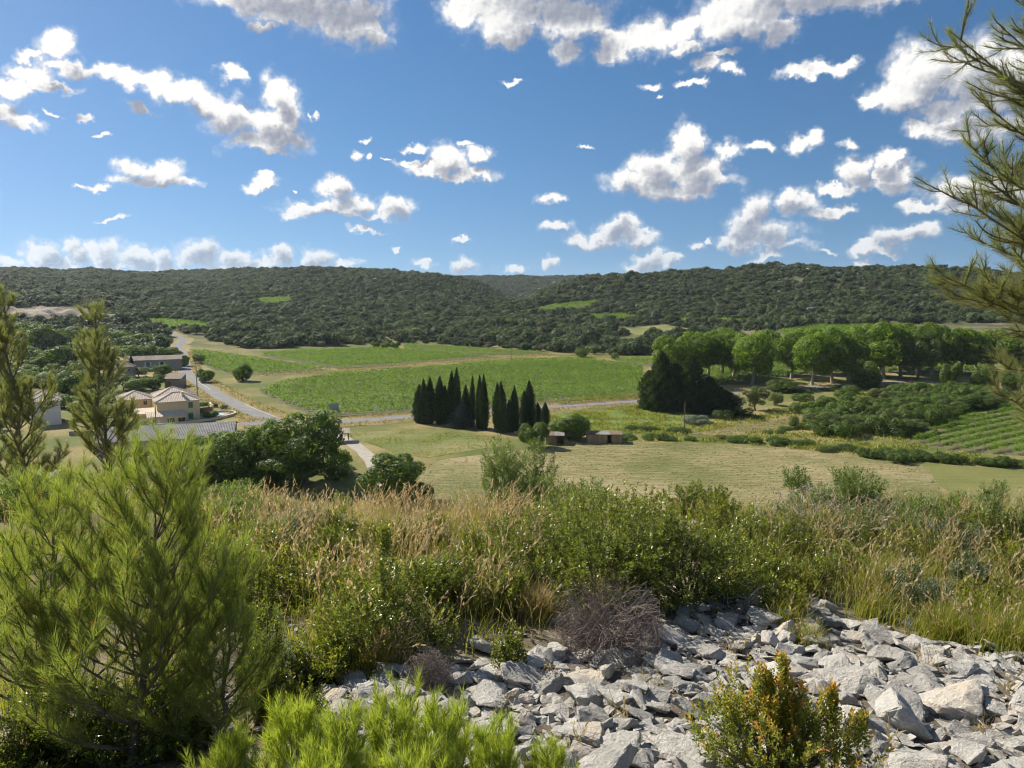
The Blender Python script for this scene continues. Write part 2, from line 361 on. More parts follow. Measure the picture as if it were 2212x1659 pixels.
M['plane'] = leaf_mat('plane_tree_leaves', [(0, (.075, .135, .018)), (.5, (.155, .230, .032)), (1, (.265, .330, .055))], 0.58, 0.5, 0.3, 0.12)
M['planebark'] = surf_mat('pale_plane_bark', [(.35, (.22, .18, .13)), (.55, (.42, .37, .28)), (.7, (.52, .48, .38))], 3, bump=.2)
M['cypress'] = leaf_mat('cypress_sprays', [(0, (.022, .044, .018)), (.6, (.050, .082, .032)), (1, (.095, .130, .048))], 0.2, 0.6, 0.2, 0.15)
M['blue'] = leaf_mat('blue_conifer_sprays', [(0, (.05, .07, .065)), (.6, (.10, .13, .12)), (1, (.17, .20, .18))], 0.12, 0.6, 0.25, 0.1)
M['darkcon'] = leaf_mat('dark_conifer_sprays', [(0, (.036, .058, .024)), (.6, (.072, .105, .042)), (1, (.135, .170, .070))], 0.25, 0.6, 0.2, 0.1)
M['broad'] = leaf_mat('broad_leaves', [(0, (.055, .098, .018)), (.5, (.105, .165, .028)), (1, (.185, .245, .045))], 0.50, 0.5, 0.35, 0.14)
M['bush'] = leaf_mat('bramble_leaves', [(0, (.050, .090, .018)), (.5, (.098, .150, .031)), (1, (.170, .220, .050))], 0.45, 0.5, 0.3, 0.22)
M['olive'] = leaf_mat('olive_green_leaves', [(0, (.075, .105, .038)), (.5, (.135, .170, .058)), (1, (.215, .245, .090))], 0.42, 0.5, 0.3, 0.12)
M['silver'] = leaf_mat('silver_leaves', [(0, (.12, .15, .12)), (.5, (.20, .23, .19)), (1, (.30, .33, .27))], 0.3, 0.6, 0.2, 0.08)
M['field'] = None

# ------------------------------------------------------------------ ground sheet
def ground_mat():
    m, nt, out = _mat('dry_grass_and_soil')
    g = nn(nt, 'NewGeometry'); P = g.outputs['Position']
    big = put(nt, nn(nt, 'TexNoise'), {'Vector': P, 'Scale': 0.035, 'Detail': 5.0, 'Roughness': 0.6})
    fin = put(nt, nn(nt, 'TexNoise'), {'Vector': P, 'Scale': 1.3, 'Detail': 8.0, 'Roughness': 0.7})
    a = put(nt, nn(nt, 'Math', operation='MULTIPLY_ADD'), {0: big.outputs[0], 1: 1.1, 2: -0.05}); a = put(nt, nn(nt, 'Math', operation='ADD'), {0: a.outputs[0], 1: put(nt, nn(nt, 'Math', operation='MULTIPLY_ADD'), {0: fin.outputs[0], 1: 0.5, 2: -0.25}).outputs[0]})
    col = ramp(nt, a.outputs[0], [(.30, (.10, .13, .035)), (.45, (.15, .155, .05)), (.58, (.27, .22, .10)), (.75, (.36, .28, .15))])
    # on the hills the soil is stony and pale
    ln = put(nt, nn(nt, 'VectorMath', operation='LENGTH'), {0: P}); far = put(nt, nn(nt, 'MapRange'), {'Value': ln.outputs['Value'], 'From Min': 420.0, 'From Max': 620.0})
    rock = put(nt, nn(nt, 'TexNoise'), {'Vector': P, 'Scale': 0.06, 'Detail': 9.0, 'Roughness': 0.7})
    hc = ramp(nt, rock.outputs[0], [(.35, (.065, .075, .032)), (.5, (.11, .11, .055)), (.66, (.20, .18, .12)), (.8, (.32, .30, .26))])
    mx = put(nt, nn(nt, 'Mix', data_type='RGBA'), {0: far.outputs[0], 6: col, 7: hc})
    # trampled stony soil where we stand
    nr = put(nt, nn(nt, 'MapRange'), {'Value': put(nt, nn(nt, 'VectorMath', operation='DISTANCE'), {0: P, 1: (0, 0, 31.5)}).outputs['Value'], 'From Min': 8.0, 'From Max': 16.0})
    st = put(nt, nn(nt, 'TexNoise'), {'Vector': P, 'Scale': 7.0, 'Detail': 9.0, 'Roughness': 0.7})
    sc = ramp(nt, st.outputs[0], [(.3, (.085, .065, .045)), (.5, (.19, .155, .11)), (.7, (.33, .29, .23))])
    m2 = put(nt, nn(nt, 'Mix', data_type='RGBA'), {0: nr.outputs[0], 6: sc, 7: mx.outputs[2]})
    p = put(nt, nn(nt, 'BsdfPrincipled'), {'Base Color': m2.outputs[2], 'Roughness': 0.95, 'Specular IOR Level': 0.1})
    bp = put(nt, nn(nt, 'Bump'), {'Height': fin.outputs[0], 'Strength': 0.6, 'Distance': 0.12}); nt.links.new(bp.outputs[0], p.inputs['Normal'])
    nt.links.new(p.outputs[0], out.inputs[0]); return m
def make_ground():
    th = np.concatenate([np.radians(np.arange(-48, 48.01, 0.45)), np.radians(np.arange(53, 310, 3.5))]); n = len(th)
    rr = np.concatenate([[0.3], np.geomspace(0.8, 9000, 240)])
    R, A = np.meshgrid(rr, th, indexing='ij'); X, Y = R * np.sin(A), R * np.cos(A); Z = H(X, Y)
    i, j = np.meshgrid(np.arange(len(rr) - 1), np.arange(n), indexing='ij'); j2 = (j + 1) % n
    Fq = np.stack([i * n + j, i * n + j2, (i + 1) * n + j2, (i + 1) * n + j], -1).reshape(-1, 4)
    mb = MB().add(np.stack([X, Y, Z], -1), Fq[:, ::-1]); mb.add(np.stack([X[0], Y[0], Z[0]], -1), [list(range(n))[::-1]])
    o = mb.build('ground', ground_mat(), smooth=True)
    return tag(o, 'dry grass ground of the valley and its hills', 'ground', kind='structure')
make_ground()

def inside(poly, x, y):
    x = np.asarray(x); y = np.asarray(y); r = np.zeros(x.shape, bool); n = len(poly)
    for i in range(n):
        (x0, y0), (x1, y1) = poly[i], poly[(i + 1) % n]
        c = ((y0 > y) != (y1 > y)) & (x < (x1 - x0) * (y - y0) / ((y1 - y0) if y1 != y0 else 1e-9) + x0); r ^= c
    return r
def world_poly(uv): return [tuple(at(u, v)[:2]) for u, v in uv]
def dense(poly, step, jit=0.0):
    o = []
    for i in range(len(poly)):
        a, b = np.array(poly[i]), np.array(poly[(i + 1) % len(poly)]); k = max(1, int(np.linalg.norm(b - a) / step))
        for q in range(k): o.append(tuple(a + (b - a) * q / k + rng.normal(0, jit, 2)))
    return o
def sheet(name, uv, mat, dz, label, cat, step=8.0, jit=0.5, kind='structure', poly=None):
    poly = dense(poly or world_poly(uv), step * 0.5, jit); a = np.array(poly)
    gx, gy = np.meshgrid(np.arange(a[:, 0].min(), a[:, 0].max(), step), np.arange(a[:, 1].min(), a[:, 1].max(), step))
    gx, gy = gx.ravel(), gy.ravel(); ok = inside(poly, gx, gy)
    pts = [Vector(p) for p in poly] + [Vector((x, y)) for x, y in zip(gx[ok], gy[ok])]
    n = len(poly); v2, e2, f2, *_ = delaunay_2d_cdt(pts, [], [list(range(n))], 1, 1e-4)
    v2 = np.array([tuple(v) for v in v2]); mb = MB()
    V = np.column_stack([v2, H(v2[:, 0], v2[:, 1]) + dz]); f2 = [f for f in f2 if len(f) == 3]
    f2 = [f if np.cross(v2[f[1]] - v2[f[0]], v2[f[2]] - v2[f[0]]) > 0 else f[::-1] for f in f2]
    mb.add(V, np.array([list(f) for f in f2]))
    return tag(mb.build(name, mat, smooth=True), label, cat, kind=kind)
# ------------------------------------------------------------------ fields and roads
def field_mat(name, stops, rot, stripe, amt, fine=2.0, bump=0.8, patch=None, pfrom=.45, stretch=.05):
    m, nt, out = _mat(name); P = nn(nt, 'NewGeometry').outputs['Position']
    mp = put(nt, nn(nt, 'Mapping'), {'Vector': P, 'Rotation': (0, 0, rot), 'Scale': (stretch, 1.0, 1.0)})
    st = put(nt, nn(nt, 'TexNoise'), {'Vector': mp.outputs[0], 'Scale': stripe, 'Detail': 4.0, 'Roughness': 0.6})
    big = put(nt, nn(nt, 'TexNoise'), {'Vector': P, 'Scale': 0.045, 'Detail': 4.0})
    fi = put(nt, nn(nt, 'TexNoise'), {'Vector': P, 'Scale': fine, 'Detail': 7.0, 'Roughness': 0.7})
    def ma(a, k, b): return put(nt, nn(nt, 'Math', operation='MULTIPLY_ADD'), {0: a, 1: k, 2: b}).outputs[0]
    f = ma(st.outputs[0], amt, ma(big.outputs[0], 0.8, ma(fi.outputs[0], 0.45, -0.125 - amt * 0.5)))
    col = ramp(nt, f, stops)
    if patch:
        pn = put(nt, nn(nt, 'TexNoise'), {'Vector': P, 'Scale': 0.02, 'Detail': 3.0}); k = put(nt, nn(nt, 'MapRange'), {'Value': pn.outputs[0], 'From Min': pfrom, 'From Max': pfrom + .15})
        col = put(nt, nn(nt, 'Mix', data_type='RGBA'), {0: k.outputs[0], 6: col, 7: c4(patch)}).outputs[2]
    p = put(nt, nn(nt, 'BsdfPrincipled'), {'Base Color': col, 'Roughness': 0.95, 'Specular IOR Level': 0.1})
    h = ma(st.outputs[0], 1.4, fi.outputs[0]); bp = put(nt, nn(nt, 'Bump'), {'Height': h, 'Strength': bump, 'Distance': 0.25}); nt.links.new(bp.outputs[0], p.inputs['Normal'])
    nt.links.new(p.outputs[0], out.inputs[0]); return m
M['mown'] = field_mat('mown_hay', [(.25, (.11, .135, .045)), (.42, (.185, .185, .075)), (.57, (.29, .25, .13)), (.78, (.43, .345, .21))], 0.03, 1.5, 0.75, 1.6, .9, stretch=.16)
M['stubble'] = field_mat('short_green_stubble', [(.3, (.13, .15, .045)), (.55, (.20, .20, .07)), (.8, (.31, .27, .12))], 0.5, 0.8, 0.4)
M['pasture'] = field_mat('thin_pasture', [(.25, (.11, .15, .04)), (.5, (.19, .20, .075)), (.75, (.33, .28, .14))], 0.2, 0.5, 0.3)
M['meadow'] = field_mat('green_meadow', [(.25, (.085, .15, .03)), (.5, (.14, .20, .05)), (.8, (.27, .26, .10))], -0.1, 0.4, 0.3)
M['verge'] = field_mat('straw_verge', [(.25, (.15, .15, .055)), (.5, (.29, .235, .11)), (.8, (.42, .33, .18))], 0.1, 0.6, 0.3)
M['vsoil'] = surf_mat('vineyard_soil', [(.3, (.09, .10, .04)), (.7, (.19, .16, .09))], 0.6, coords='Object')
M['asphalt'] = surf_mat('pale_worn_asphalt', [(.3, (.165, .16, .155)), (.7, (.25, .245, .235))], 0.35, 8, bump=.15, bscale=20)
M['gravel'] = surf_mat('pale_gravel', [(.3, (.30, .27, .22)), (.7, (.44, .40, .34))], 0.8, 8, bump=.3, bscale=8)
M['paint'] = surf_mat('road_paint', [(.3, (.55, .55, .52)), (.7, (.75, .75, .72))], 2)
FIELDS = dict(
 mown=[(860,1105),(905,1022),(935,998),(1010,985),(1110,974),(1180,967),(1330,957),(1500,957),(1650,968),(1850,987),(1995,1003),(2040,1075),(2050,1110),(1500,1110),(1000,1110)],
 right=[(1998,1003),(2120,1008),(2330,1022),(2400,1110),(2052,1110),(2042,1075)],
 pasture=[(745,938),(830,932),(890,927),(960,930),(1060,943),(1100,962),(1000,975),(935,992),(850,978),(790,958)],
 meadow=[(1180,897),(1300,886),(1400,874),(1490,893),(1500,925),(1420,938),(1330,936),(1250,930),(1190,920)],
 strip=[(1489,938),(1580,922),(1676,909),(1790,884),(1862,864),(1876,874),(1790,905),(1695,926),(1561,945)])
def flat(uv): return [tuple(at(u, v, 0.0)[:2]) for u, v in uv]
sheet('mown_field', None, M['mown'], 0.05, 'freshly mown hay field with pale raked rows', 'field', poly=flat(FIELDS['mown']))
sheet('stubble_field', None, M['stubble'], 0.04, 'greener short stubble field beside the mown hay', 'field', poly=flat(FIELDS['right']))
sheet('pasture', FIELDS['pasture'], M['pasture'], 0.05, 'thin pale pasture in front of the cypress row', 'field', jit=.8)
sheet('meadow', FIELDS['meadow'], M['meadow'], 0.05, 'lush green meadow between road and sheds', 'field', jit=.8)
sheet('hay_strip', FIELDS['strip'], M['mown'], 0.05, 'narrow mown strip running between the bushes', 'field', jit=.6)

def smooth_line(P, step):
    P = np.asarray(P, float); Q = np.vstack([2 * P[0] - P[1], P, 2 * P[-1] - P[-2]]); o = []
    for i in range(1, len(Q) - 2):
        k = max(2, int(np.linalg.norm(Q[i + 1] - Q[i]) / step)); t = np.linspace(0, 1, k, endpoint=False)[:, None]
        o.append(0.5 * (2 * Q[i] + (Q[i + 1] - Q[i - 1]) * t + (2 * Q[i - 1] - 5 * Q[i] + 4 * Q[i + 1] - Q[i + 2]) * t ** 2 + (3 * Q[i] - Q[i - 1] - 3 * Q[i + 1] + Q[i + 2]) * t ** 3))
    return np.vstack(o + [P[-1:]])
def ribbon(name, C, off0, off1, mat, dz, label=None, cat=None, parent=None, rough=0.0, kind='structure'):
    T = nrm(np.gradient(C, axis=0)); Nn = np.column_stack([-T[:, 1], T[:, 0]]); n = len(C)
    cols = [C + Nn * (off0 + (off1 - off0) * f + (rng.normal(0, rough, (n, 1)) if rough and f in (0, 1) else 0)) for f in (0, .33, .67, 1)]
    V = np.stack([np.column_stack([c, H(c[:, 0], c[:, 1]) + dz]) for c in cols], 1).reshape(-1, 3)
    i = np.arange(n - 1)[:, None] * 4; Fq = np.concatenate([i + np.array([[k, k + 4, k + 5, k + 1]]) for k in range(3)])
    o = MB().add(V, Fq[:, ::-1]).build(name, mat, parent, smooth=True)
    if parent is None: tag(o, label, cat, kind=kind)
    return o
def ground_line(uv, step=4.0): return smooth_line([at(u, v)[:2] for u, v in uv], step)
MAIN = ground_line([(520,918),(600,913),(670,914),(732,912),(815,906),(900,900),(980,895),(1058,889.5),(1191,880),(1290,873),(1400,865),(1500,857),(1620,847),(1750,837),(1850,830),(1930,825),(2000,827),(2080,837),(2200,850),(2400,858)])
VILL = ground_line([(360,716),(376,724),(396,733),(391,741),(384,750),(394,764),(398,785),(402,806),(420,820),(445,836),(480,859),(520,879),(560,896),(592,909)])
LANE = ground_line([(640,915),(700,930),(742,947),(771,966),(796,985),(812,1010),(816,1040),(812,1075)])
ribbon('verge', MAIN, -7.5, 7.5, M['verge'], 0.06, 'straw coloured grass verge along the main road', 'verge', rough=.8)
ribbon('verge', VILL, -6.5, 6.0, M['verge'], 0.075, 'dry grass verge along the village road', 'verge', rough=.7)
ribbon('road', MAIN, -2.9, 2.9, M['asphalt'], 0.10, 'grey asphalt main road crossing the valley', 'road', rough=.08)
ribbon('road', VILL, -2.5, 2.5, M['asphalt'], 0.11, 'grey asphalt village road climbing past the yellow villa', 'road', rough=.08)
ribbon('lane', LANE, -1.6, 1.6, M['gravel'], 0.09, 'pale gravel lane beside the pasture', 'lane', rough=.15)
k = len(VILL); ribbon('road_marking', VILL[int(k*.70):int(k*.80)], -0.08, 0.08, M['paint'], 0.115, 'worn white centre line on the village road', 'marking')
ribbon('road_marking', VILL[int(k*.90):int(k*.99)], 2.2, 2.35, M['paint'], 0.116, 'white edge line where the village road meets the main road', 'marking')
TRACK = ground_line([(560,812),(640,806),(730,801),(860,792),(960,782),(1080,774),(1180,768),(1240,767),(1330,772),(1400,775)])
ribbon('farm_track', TRACK, -2.2, 2.2, M['verge'], 0.08, 'grassy farm track between the upper and lower vineyards', 'track', rough=.4)

# ------------------------------------------------------------------ vineyards: a thing each, every row a part
VPOLY = []
def vineyard(uv, label, dirn, spacing=2.5, per_m=20, leaf=.42, h=1.5, mat='vine', soil=True, wid=.42):
    poly = world_poly(uv); VPOLY.append(poly); a = np.array(poly); c = a.mean(0)
    if soil: sheet('vineyard_soil', None, M['vsoil'], .03 if np.hypot(*c) < 390 else .2, 'brown soil under the ' + label, 'soil', 12, .3, poly=poly)
    root = empty('vineyard', (c[0], c[1], float(H(*c)))); tag(root, label, 'vineyard', 'vineyards of the valley')
    d = np.array(dirn, float); d /= np.linalg.norm(d); e = np.array([-d[1], d[0]])
    s, t = (a - c) @ d, (a - c) @ e
    for row in np.arange(t.min() + spacing * .4, t.max(), spacing):
        xs = []
        for i in range(len(a)):
            t0, t1, s0, s1 = t[i], t[(i + 1) % len(a)], s[i], s[(i + 1) % len(a)]
            if (t0 > row) != (t1 > row): xs.append(s0 + (s1 - s0) * (row - t0) / (t1 - t0))
        xs.sort()
        for q in range(0, len(xs) - 1, 2):
            ln = xs[q + 1] - xs[q]; n = int(ln * per_m)
            if n < 12: continue
            al = rng.uniform(xs[q], xs[q + 1], n)
            vn = np.floor(al / 1.25 + row).astype(int); vr = np.random.default_rng(abs(int(row * 37)) + 1).uniform(.35, 1.3, 400)[vn % 400]; bulge = vr * (.72 + .5 * np.abs(np.sin((al / 1.25 + row) * pi)))
            th = rng.uniform(-0.25 * pi, 1.25 * pi, n); rad = rng.uniform(.7, 1.12, n) * bulge
            cr = np.cos(th) * wid * 1.1 * rad; zz = .62 * h + np.sin(th) * .42 * h * rad
            P = np.column_stack([al, np.full(n, row) + cr + rng.normal(0, .12, n), np.maximum(zz, .12)])
            xy = c + P[:, :1] * d + P[:, 1:2] * e; W = np.column_stack([xy, H(xy[:, 0], xy[:, 1]) + P[:, 2]])
            nm = nrm(np.column_stack([rng.normal(0, .5, n), rng.normal(0, .5, n), rng.uniform(.1, 1.3, n)]))
            A = nrm(rng.normal(size=(n, 3)) * [1, 1, .5]); mb = MB(); ti = np.clip(rng.normal(.5, .22, n) + (vr - .85) * .35, 0, 1)
            kites(mb, W - A * leaf * .5, A, nm, leaf * rng.uniform(.7, 1.2, n), leaf * rng.uniform(.7, 1.1, n), ti)
            o = mb.build('vine_row', M[mat], root, origin=(c[0], c[1], float(H(*c)))); o.location = (0, 0, 0)
def gdir(a, b): p, q = at(*a), at(*b); return (q - p)[:2]
vineyard([(560,850),(610,830),(720,810),(860,801),(1000,789),(1130,779),(1230,776),(1310,783),(1388,796),(1392,855),(1290,863),(1191,870),(1058,880),(900,889.5),(815,895),(732,900),(660,893)], 'large sunlit green vineyard between the farm track and the main road', gdir((720,890),(1400,856)), 3.7, 22, .46, 1.7)
vineyard([(1200,871.5),(1290,865),(1392,857),(1392,861),(1290,869),(1200,876)], 'single band of yellowing vines at the roadside edge', gdir((1200,872),(1392,858)), 2.2, 22, mat='vine_old')
vineyard([(408,760),(440,759),(560,777),(690,797),(722,800),(600,808),(505,812),(460,800),(440,788)], 'triangular green vineyard beside the village road', gdir((440,788),(690,797)), 3.5, 17, .5, 1.65)
vineyard([(560,767),(640,759),(800,754),(900,759),(1000,767),(1075,772),(960,779),(860,789),(735,797),(640,781)], 'long green vineyard above the farm track', gdir((640,781),(960,779)), 3.6, 14, .55, 1.65)
vineyard([(872,745),(960,750),(1100,759),(1205,766),(1130,768),(1000,763),(872,754)], 'narrow strip of vines along the foot of the oak wood', gdir((872,750),(1130,766)), 2.6, 12, .45)
vineyard([(1330,777),(1400,774),(1420,788),(1395,792),(1330,782)], 'small vineyard patch left of the plane trees', gdir((1330,779),(1400,781)), 2.6, 12, .42)
vineyard([(1430,795),(1560,779),(1900,775),(2120,786),(2120,806),(1960,805),(1800,808),(1700,818),(1560,832),(1430,850)], 'vineyard seen between the trunks of the plane trees', gdir((1430,850),(1900,800)), 3.2, 12, .55)
vineyard([(1955,952),(2020,925),(2080,906),(2212,873),(2330,865),(2400,990),(2212,984),(2060,975)], 'near vineyard of straight leafy rows below the pine branch', gdir((1955,948),(2230,893)), 3.7, 80, .27, 1.6, wid=.5)
vineyard([(265,694),(350,690),(455,699),(455,713),(330,707)], 'pale green vineyard behind the bend of the village road', (1, .1), 3.2, 8, .7)
vineyard([(530,653),(565,644),(635,644),(635,655),(565,659)], 'small bright vineyard enclosed by dark forest', (1, .1), 3.2, 6, .9)
vineyard([(1115,674),(1180,662),(1290,650),(1290,662),(1200,677),(1140,679)], 'terraced vineyard in the mouth of the side valley', (1, .3), 3.2, 7, .8)
vineyard([(1250,682),(1350,678),(1400,690),(1300,695)], 'lower vineyard terrace below the side valley', (1, .3), 3.2, 7, .8)
vineyard([(1445,688),(1570,690),(1640,693),(1600,700),(1450,697)], 'thin vineyard line at the foot of the wooded hill', (1, 0), 3.2, 7, .8)
vineyard([(1680,716),(1750,703),(1880,702),(1960,712),(1900,730),(1700,732)], 'vineyard rising behind the plane tree crowns', (1, .2), 3.0, 8, .7)
sheet('dry_field', [(1330,712),(1430,702),(1500,712),(1480,722),(1380,726)], M['pasture'], .25, 'small dry straw field at the forest edge', 'field', 14)

# ------------------------------------------------------------------ oak woods on the hills
def clump_leaves(n, C, R, r=None, keep=.72, squash=1.0):
    """points with outward normals on the outside of a heap of balls"""
    q = r or rng; C = np.asarray(C, float); R = np.asarray(R, float); w = R ** 2 / (R ** 2).sum()
    k = q.choice(len(C), n * 2, p=w); D = rdir(n * 2, q); P = C[k] + D * (R[k] * q.uniform(.78, 1.08, n * 2))[:, None] * [1, 1, squash]
    dd = np.linalg.norm((P[:, None] - C[None]) / [1, 1, squash], axis=2) / R[None]; dd[np.arange(2 * n), k] = 9
    ok = dd.min(1) > keep; P, D = P[ok][:n], D[ok][:n]; return P, D
def oak_mesh(i, mat='oak'):
    q = np.random.default_rng(100 + i); k = 7 + i % 6
    C = np.column_stack([q.uniform(-.42, .42, k), q.uniform(-.42, .42, k), q.uniform(.30, .62, k)]); C[0] = (0, 0, .5); R = q.uniform(.20, .32, k); R[0] = .40
    P, D = clump_leaves(420, C, R, q, .8); n = len(P); mb = MB()
    A = nrm(np.cross(D, rdir(n, q)) + [0, 0, -.15]); L = q.uniform(.10, .19, n)
    kites(mb, P - A * L[:, None] * .5, A, D + .5 * rdir(n, q), L, L * .9, np.clip(.5 + q.normal(0, .25, n), 0, 1))
    tube(mb, [(0, 0, -.15), (.02, .01, .2), (0, .02, .5)], [.05, .04, .02], 5, 1)
    # dark leafy inside so that the crown is not hollow
    th, ph = np.meshgrid(np.linspace(0, 2 * pi, 9)[:-1], np.linspace(.15, pi - .15, 5)); s_ = np.stack([np.sin(ph) * np.cos(th) * .40, np.sin(ph) * np.sin(th) * .40, .48 + .30 * np.cos(ph)], -1).reshape(-1, 3)
    f_ = [[i_ * 8 + j, i_ * 8 + (j + 1) % 8, (i_ + 1) * 8 + (j + 1) % 8, (i_ + 1) * 8 + j] for i_ in range(4) for j in range(8)]
    mb.add(s_, f_, .45)
    return mesh('holm_oak', mb, [M[mat], M['bark']])
M['scrub'] = leaf_mat('light_scrub_leaves', [(0, (.065, .085, .030)), (.5, (.110, .135, .048)), (1, (.170, .190, .075))], .3, .55, .25, .3)
M['pinewood'] = leaf_mat('wild_pine_crowns', [(0, (.040, .075, .020)), (.5, (.080, .120, .032)), (1, (.130, .175, .050))], .3, .55, .25, .25)
OAK = [oak_mesh(i) for i in range(5)] + [oak_mesh(i, 'scrub') for i in (20, 21)] + [oak_mesh(30, 'pinewood')]
EDGE = np.array([(-600,775),(-100,775),(240,770),(345,768),(362,735),(372,720),(430,722),(470,742),(560,756),(640,751),(800,744),(868,740),(960,746),(1100,755),(1215,762),(1330,768),(1400,768),(1430,745),(1530,722),(1680,712),(1900,700),(2300,696),(2900,692)], float)
OPEN = [world_poly(q) for q in ([(-60,694),(-60,672),(90,662),(170,662),(235,684),(120,694)], [(1380,726),(1330,712),(1430,700),(1510,712),(1480,724)], [(1330,728),(1400,722),(1400,745),(1345,745)])]
def scatter_oaks():
    q = np.random.default_rng(21); n = 175000
    a = np.radians(q.uniform(-41, 41, n)); r = np.sqrt(q.uniform(370 ** 2, 2200 ** 2, n)); x, y = r * np.sin(a), r * np.cos(a); z = H(x, y)
    u, v = project(np.column_stack([x, y, z])); ok = v < np.interp(u, EDGE[:, 0], EDGE[:, 1])
    for p in VPOLY + OPEN: ok &= ~inside(p, x, y)
    tr = np.min(np.hypot(x[:, None] - VILL[None, ::3, 0], y[:, None] - VILL[None, ::3, 1]), 1); ok &= tr > 7
    clear = wav(x, y, 70, 31) + .7 * wav(x, y, 25, 32); ok &= (clear < np.where(r > 900, .92, 1.0)) & (q.random(n) < np.where(r < 800, .95, .9))
    rocky = (u > 1690) & (u < 1900) & (v > 566) & (v < 582); ok &= ~(rocky & (wav(x, y, 60, 40) > -.2))
    # what the ridges hide for good is left out
    az = np.linspace(-42, 42, 169); rg = np.geomspace(300, 2200, 160); RG, AZ = np.meshgrid(rg, np.radians(az)); el = (H(RG * np.sin(AZ), RG * np.cos(AZ)) - ZC) / RG
    mx = np.maximum.accumulate(el, 1); ia = np.clip(((np.degrees(a) + 42) * 2).round().astype(int), 0, 168); ir = np.clip(np.searchsorted(rg, r * .93) - 1, 0, 159)
    ok &= (z + 12 - ZC) / r > mx[ia, ir]
    return x[ok], y[ok], z[ok], r[ok], u[ok], v[ok]
ox, oy, oz, orr, ou, ov = scatter_oaks()
osz = rng.uniform(2.9, 5.6, len(ox)) * rng.choice([.7, 1, 1, 1.2, 1.5], len(ox)) * (1 + .35 * wav(ox, oy, 70, 61)) * np.where(orr > 900, .9, 1.0) * rng.choice([1, 1, 1, .6], len(ox))
order = np.argsort(-(osz / orr)); big = order[:260]; rest = order[260:]
print('oaks', len(ox))
protos = []
for j, i in enumerate(big):
    zone = ('dark holm oak at the edge of the wood behind the village road bend', 'oaks near the road bend') if ou[i] < 470 else (('dark holm oak in the wood above the green vineyards', 'oaks above the vineyards') if ou[i] < 1235 else ('dark holm oak in the scrub behind the plane trees', 'oaks behind the plane trees'))
    o = inst('holm_oak', OAK[[0, 1, 2, 3, 4, 0, 1, 2, 5, 3, 4, 6, 7][j % 13]], None, (ox[i], oy[i], oz[i]), rng.uniform(0, 6.28), (osz[i] * rng.uniform(.9, 1.15), osz[i] * rng.uniform(.9, 1.15), osz[i] * rng.uniform(.75, 1.1)))
    tag(o, zone[0], 'tree', zone[1])
    if o.data not in [p.data for p in protos]: protos.append(o)
def forest_object():
    me = bpy.data.meshes.new('oak_forest'); n = len(rest); me.vertices.add(n)
    me.vertices.foreach_set('co', np.column_stack([ox[rest], oy[rest], oz[rest]]).astype(np.float32).ravel())
    def attr(nm, ty, key, val): a = me.attributes.new(nm, ty, 'POINT'); a.data.foreach_set(key, val)
    attr('scl', 'FLOAT_VECTOR', 'vector', (osz[rest][:, None] * np.column_stack([rng.uniform(.9, 1.2, n), rng.uniform(.9, 1.2, n), rng.uniform(.7, 1.05, n)])).astype(np.float32).ravel())
    attr('rot', 'FLOAT_VECTOR', 'vector', np.column_stack([np.zeros(n), np.zeros(n), rng.uniform(0, 6.28, n)]).astype(np.float32).ravel())
    attr('pick', 'INT', 'value', rng.choice(8, n, p=[.15, .15, .15, .15, .14, .10, .09, .07]).astype(np.int32))
    o = bpy.data.objects.new('oak_forest', me); COL.objects.link(o)
    ng = bpy.data.node_groups.new('oak_forest', 'GeometryNodeTree')
    ng.interface.new_socket('Geometry', in_out='INPUT', socket_type='NodeSocketGeometry'); ng.interface.new_socket('Geometry', in_out='OUTPUT', socket_type='NodeSocketGeometry')
    N, L = ng.nodes, ng.links; gi, go = N.new('NodeGroupInput'), N.new('NodeGroupOutput')
    jn = N.new('GeometryNodeJoinGeometry')
    for p in protos[::-1]:
        oi = N.new('GeometryNodeObjectInfo'); oi.inputs['Object'].default_value = p; oi.transform_space = 'ORIGINAL'
        g2 = N.new('GeometryNodeGeometryToInstance'); L.new(oi.outputs['Geometry'], g2.inputs[0]); L.new(g2.outputs[0], jn.inputs[0])
    ip = N.new('GeometryNodeInstanceOnPoints'); L.new(gi.outputs[0], ip.inputs['Points']); L.new(jn.outputs[0], ip.inputs['Instance']); ip.inputs['Pick Instance'].default_value = True
    for nm, ty, s_ in (('scl', 'FLOAT_VECTOR', 'Scale'), ('rot', 'FLOAT_VECTOR', 'Rotation'), ('pick', 'INT', 'Instance Index')):
        na = N.new('GeometryNodeInputNamedAttribute'); na.data_type = ty; na.inputs[0].default_value = nm; L.new(na.outputs[0], ip.inputs[s_])
    L.new(ip.outputs[0], go.inputs[0])
    md = o.modifiers.new('trees', 'NODES'); md.node_group = ng
    tag(o, 'dense dark holm oak forest covering the hills', 'forest', kind='stuff')
forest_object()

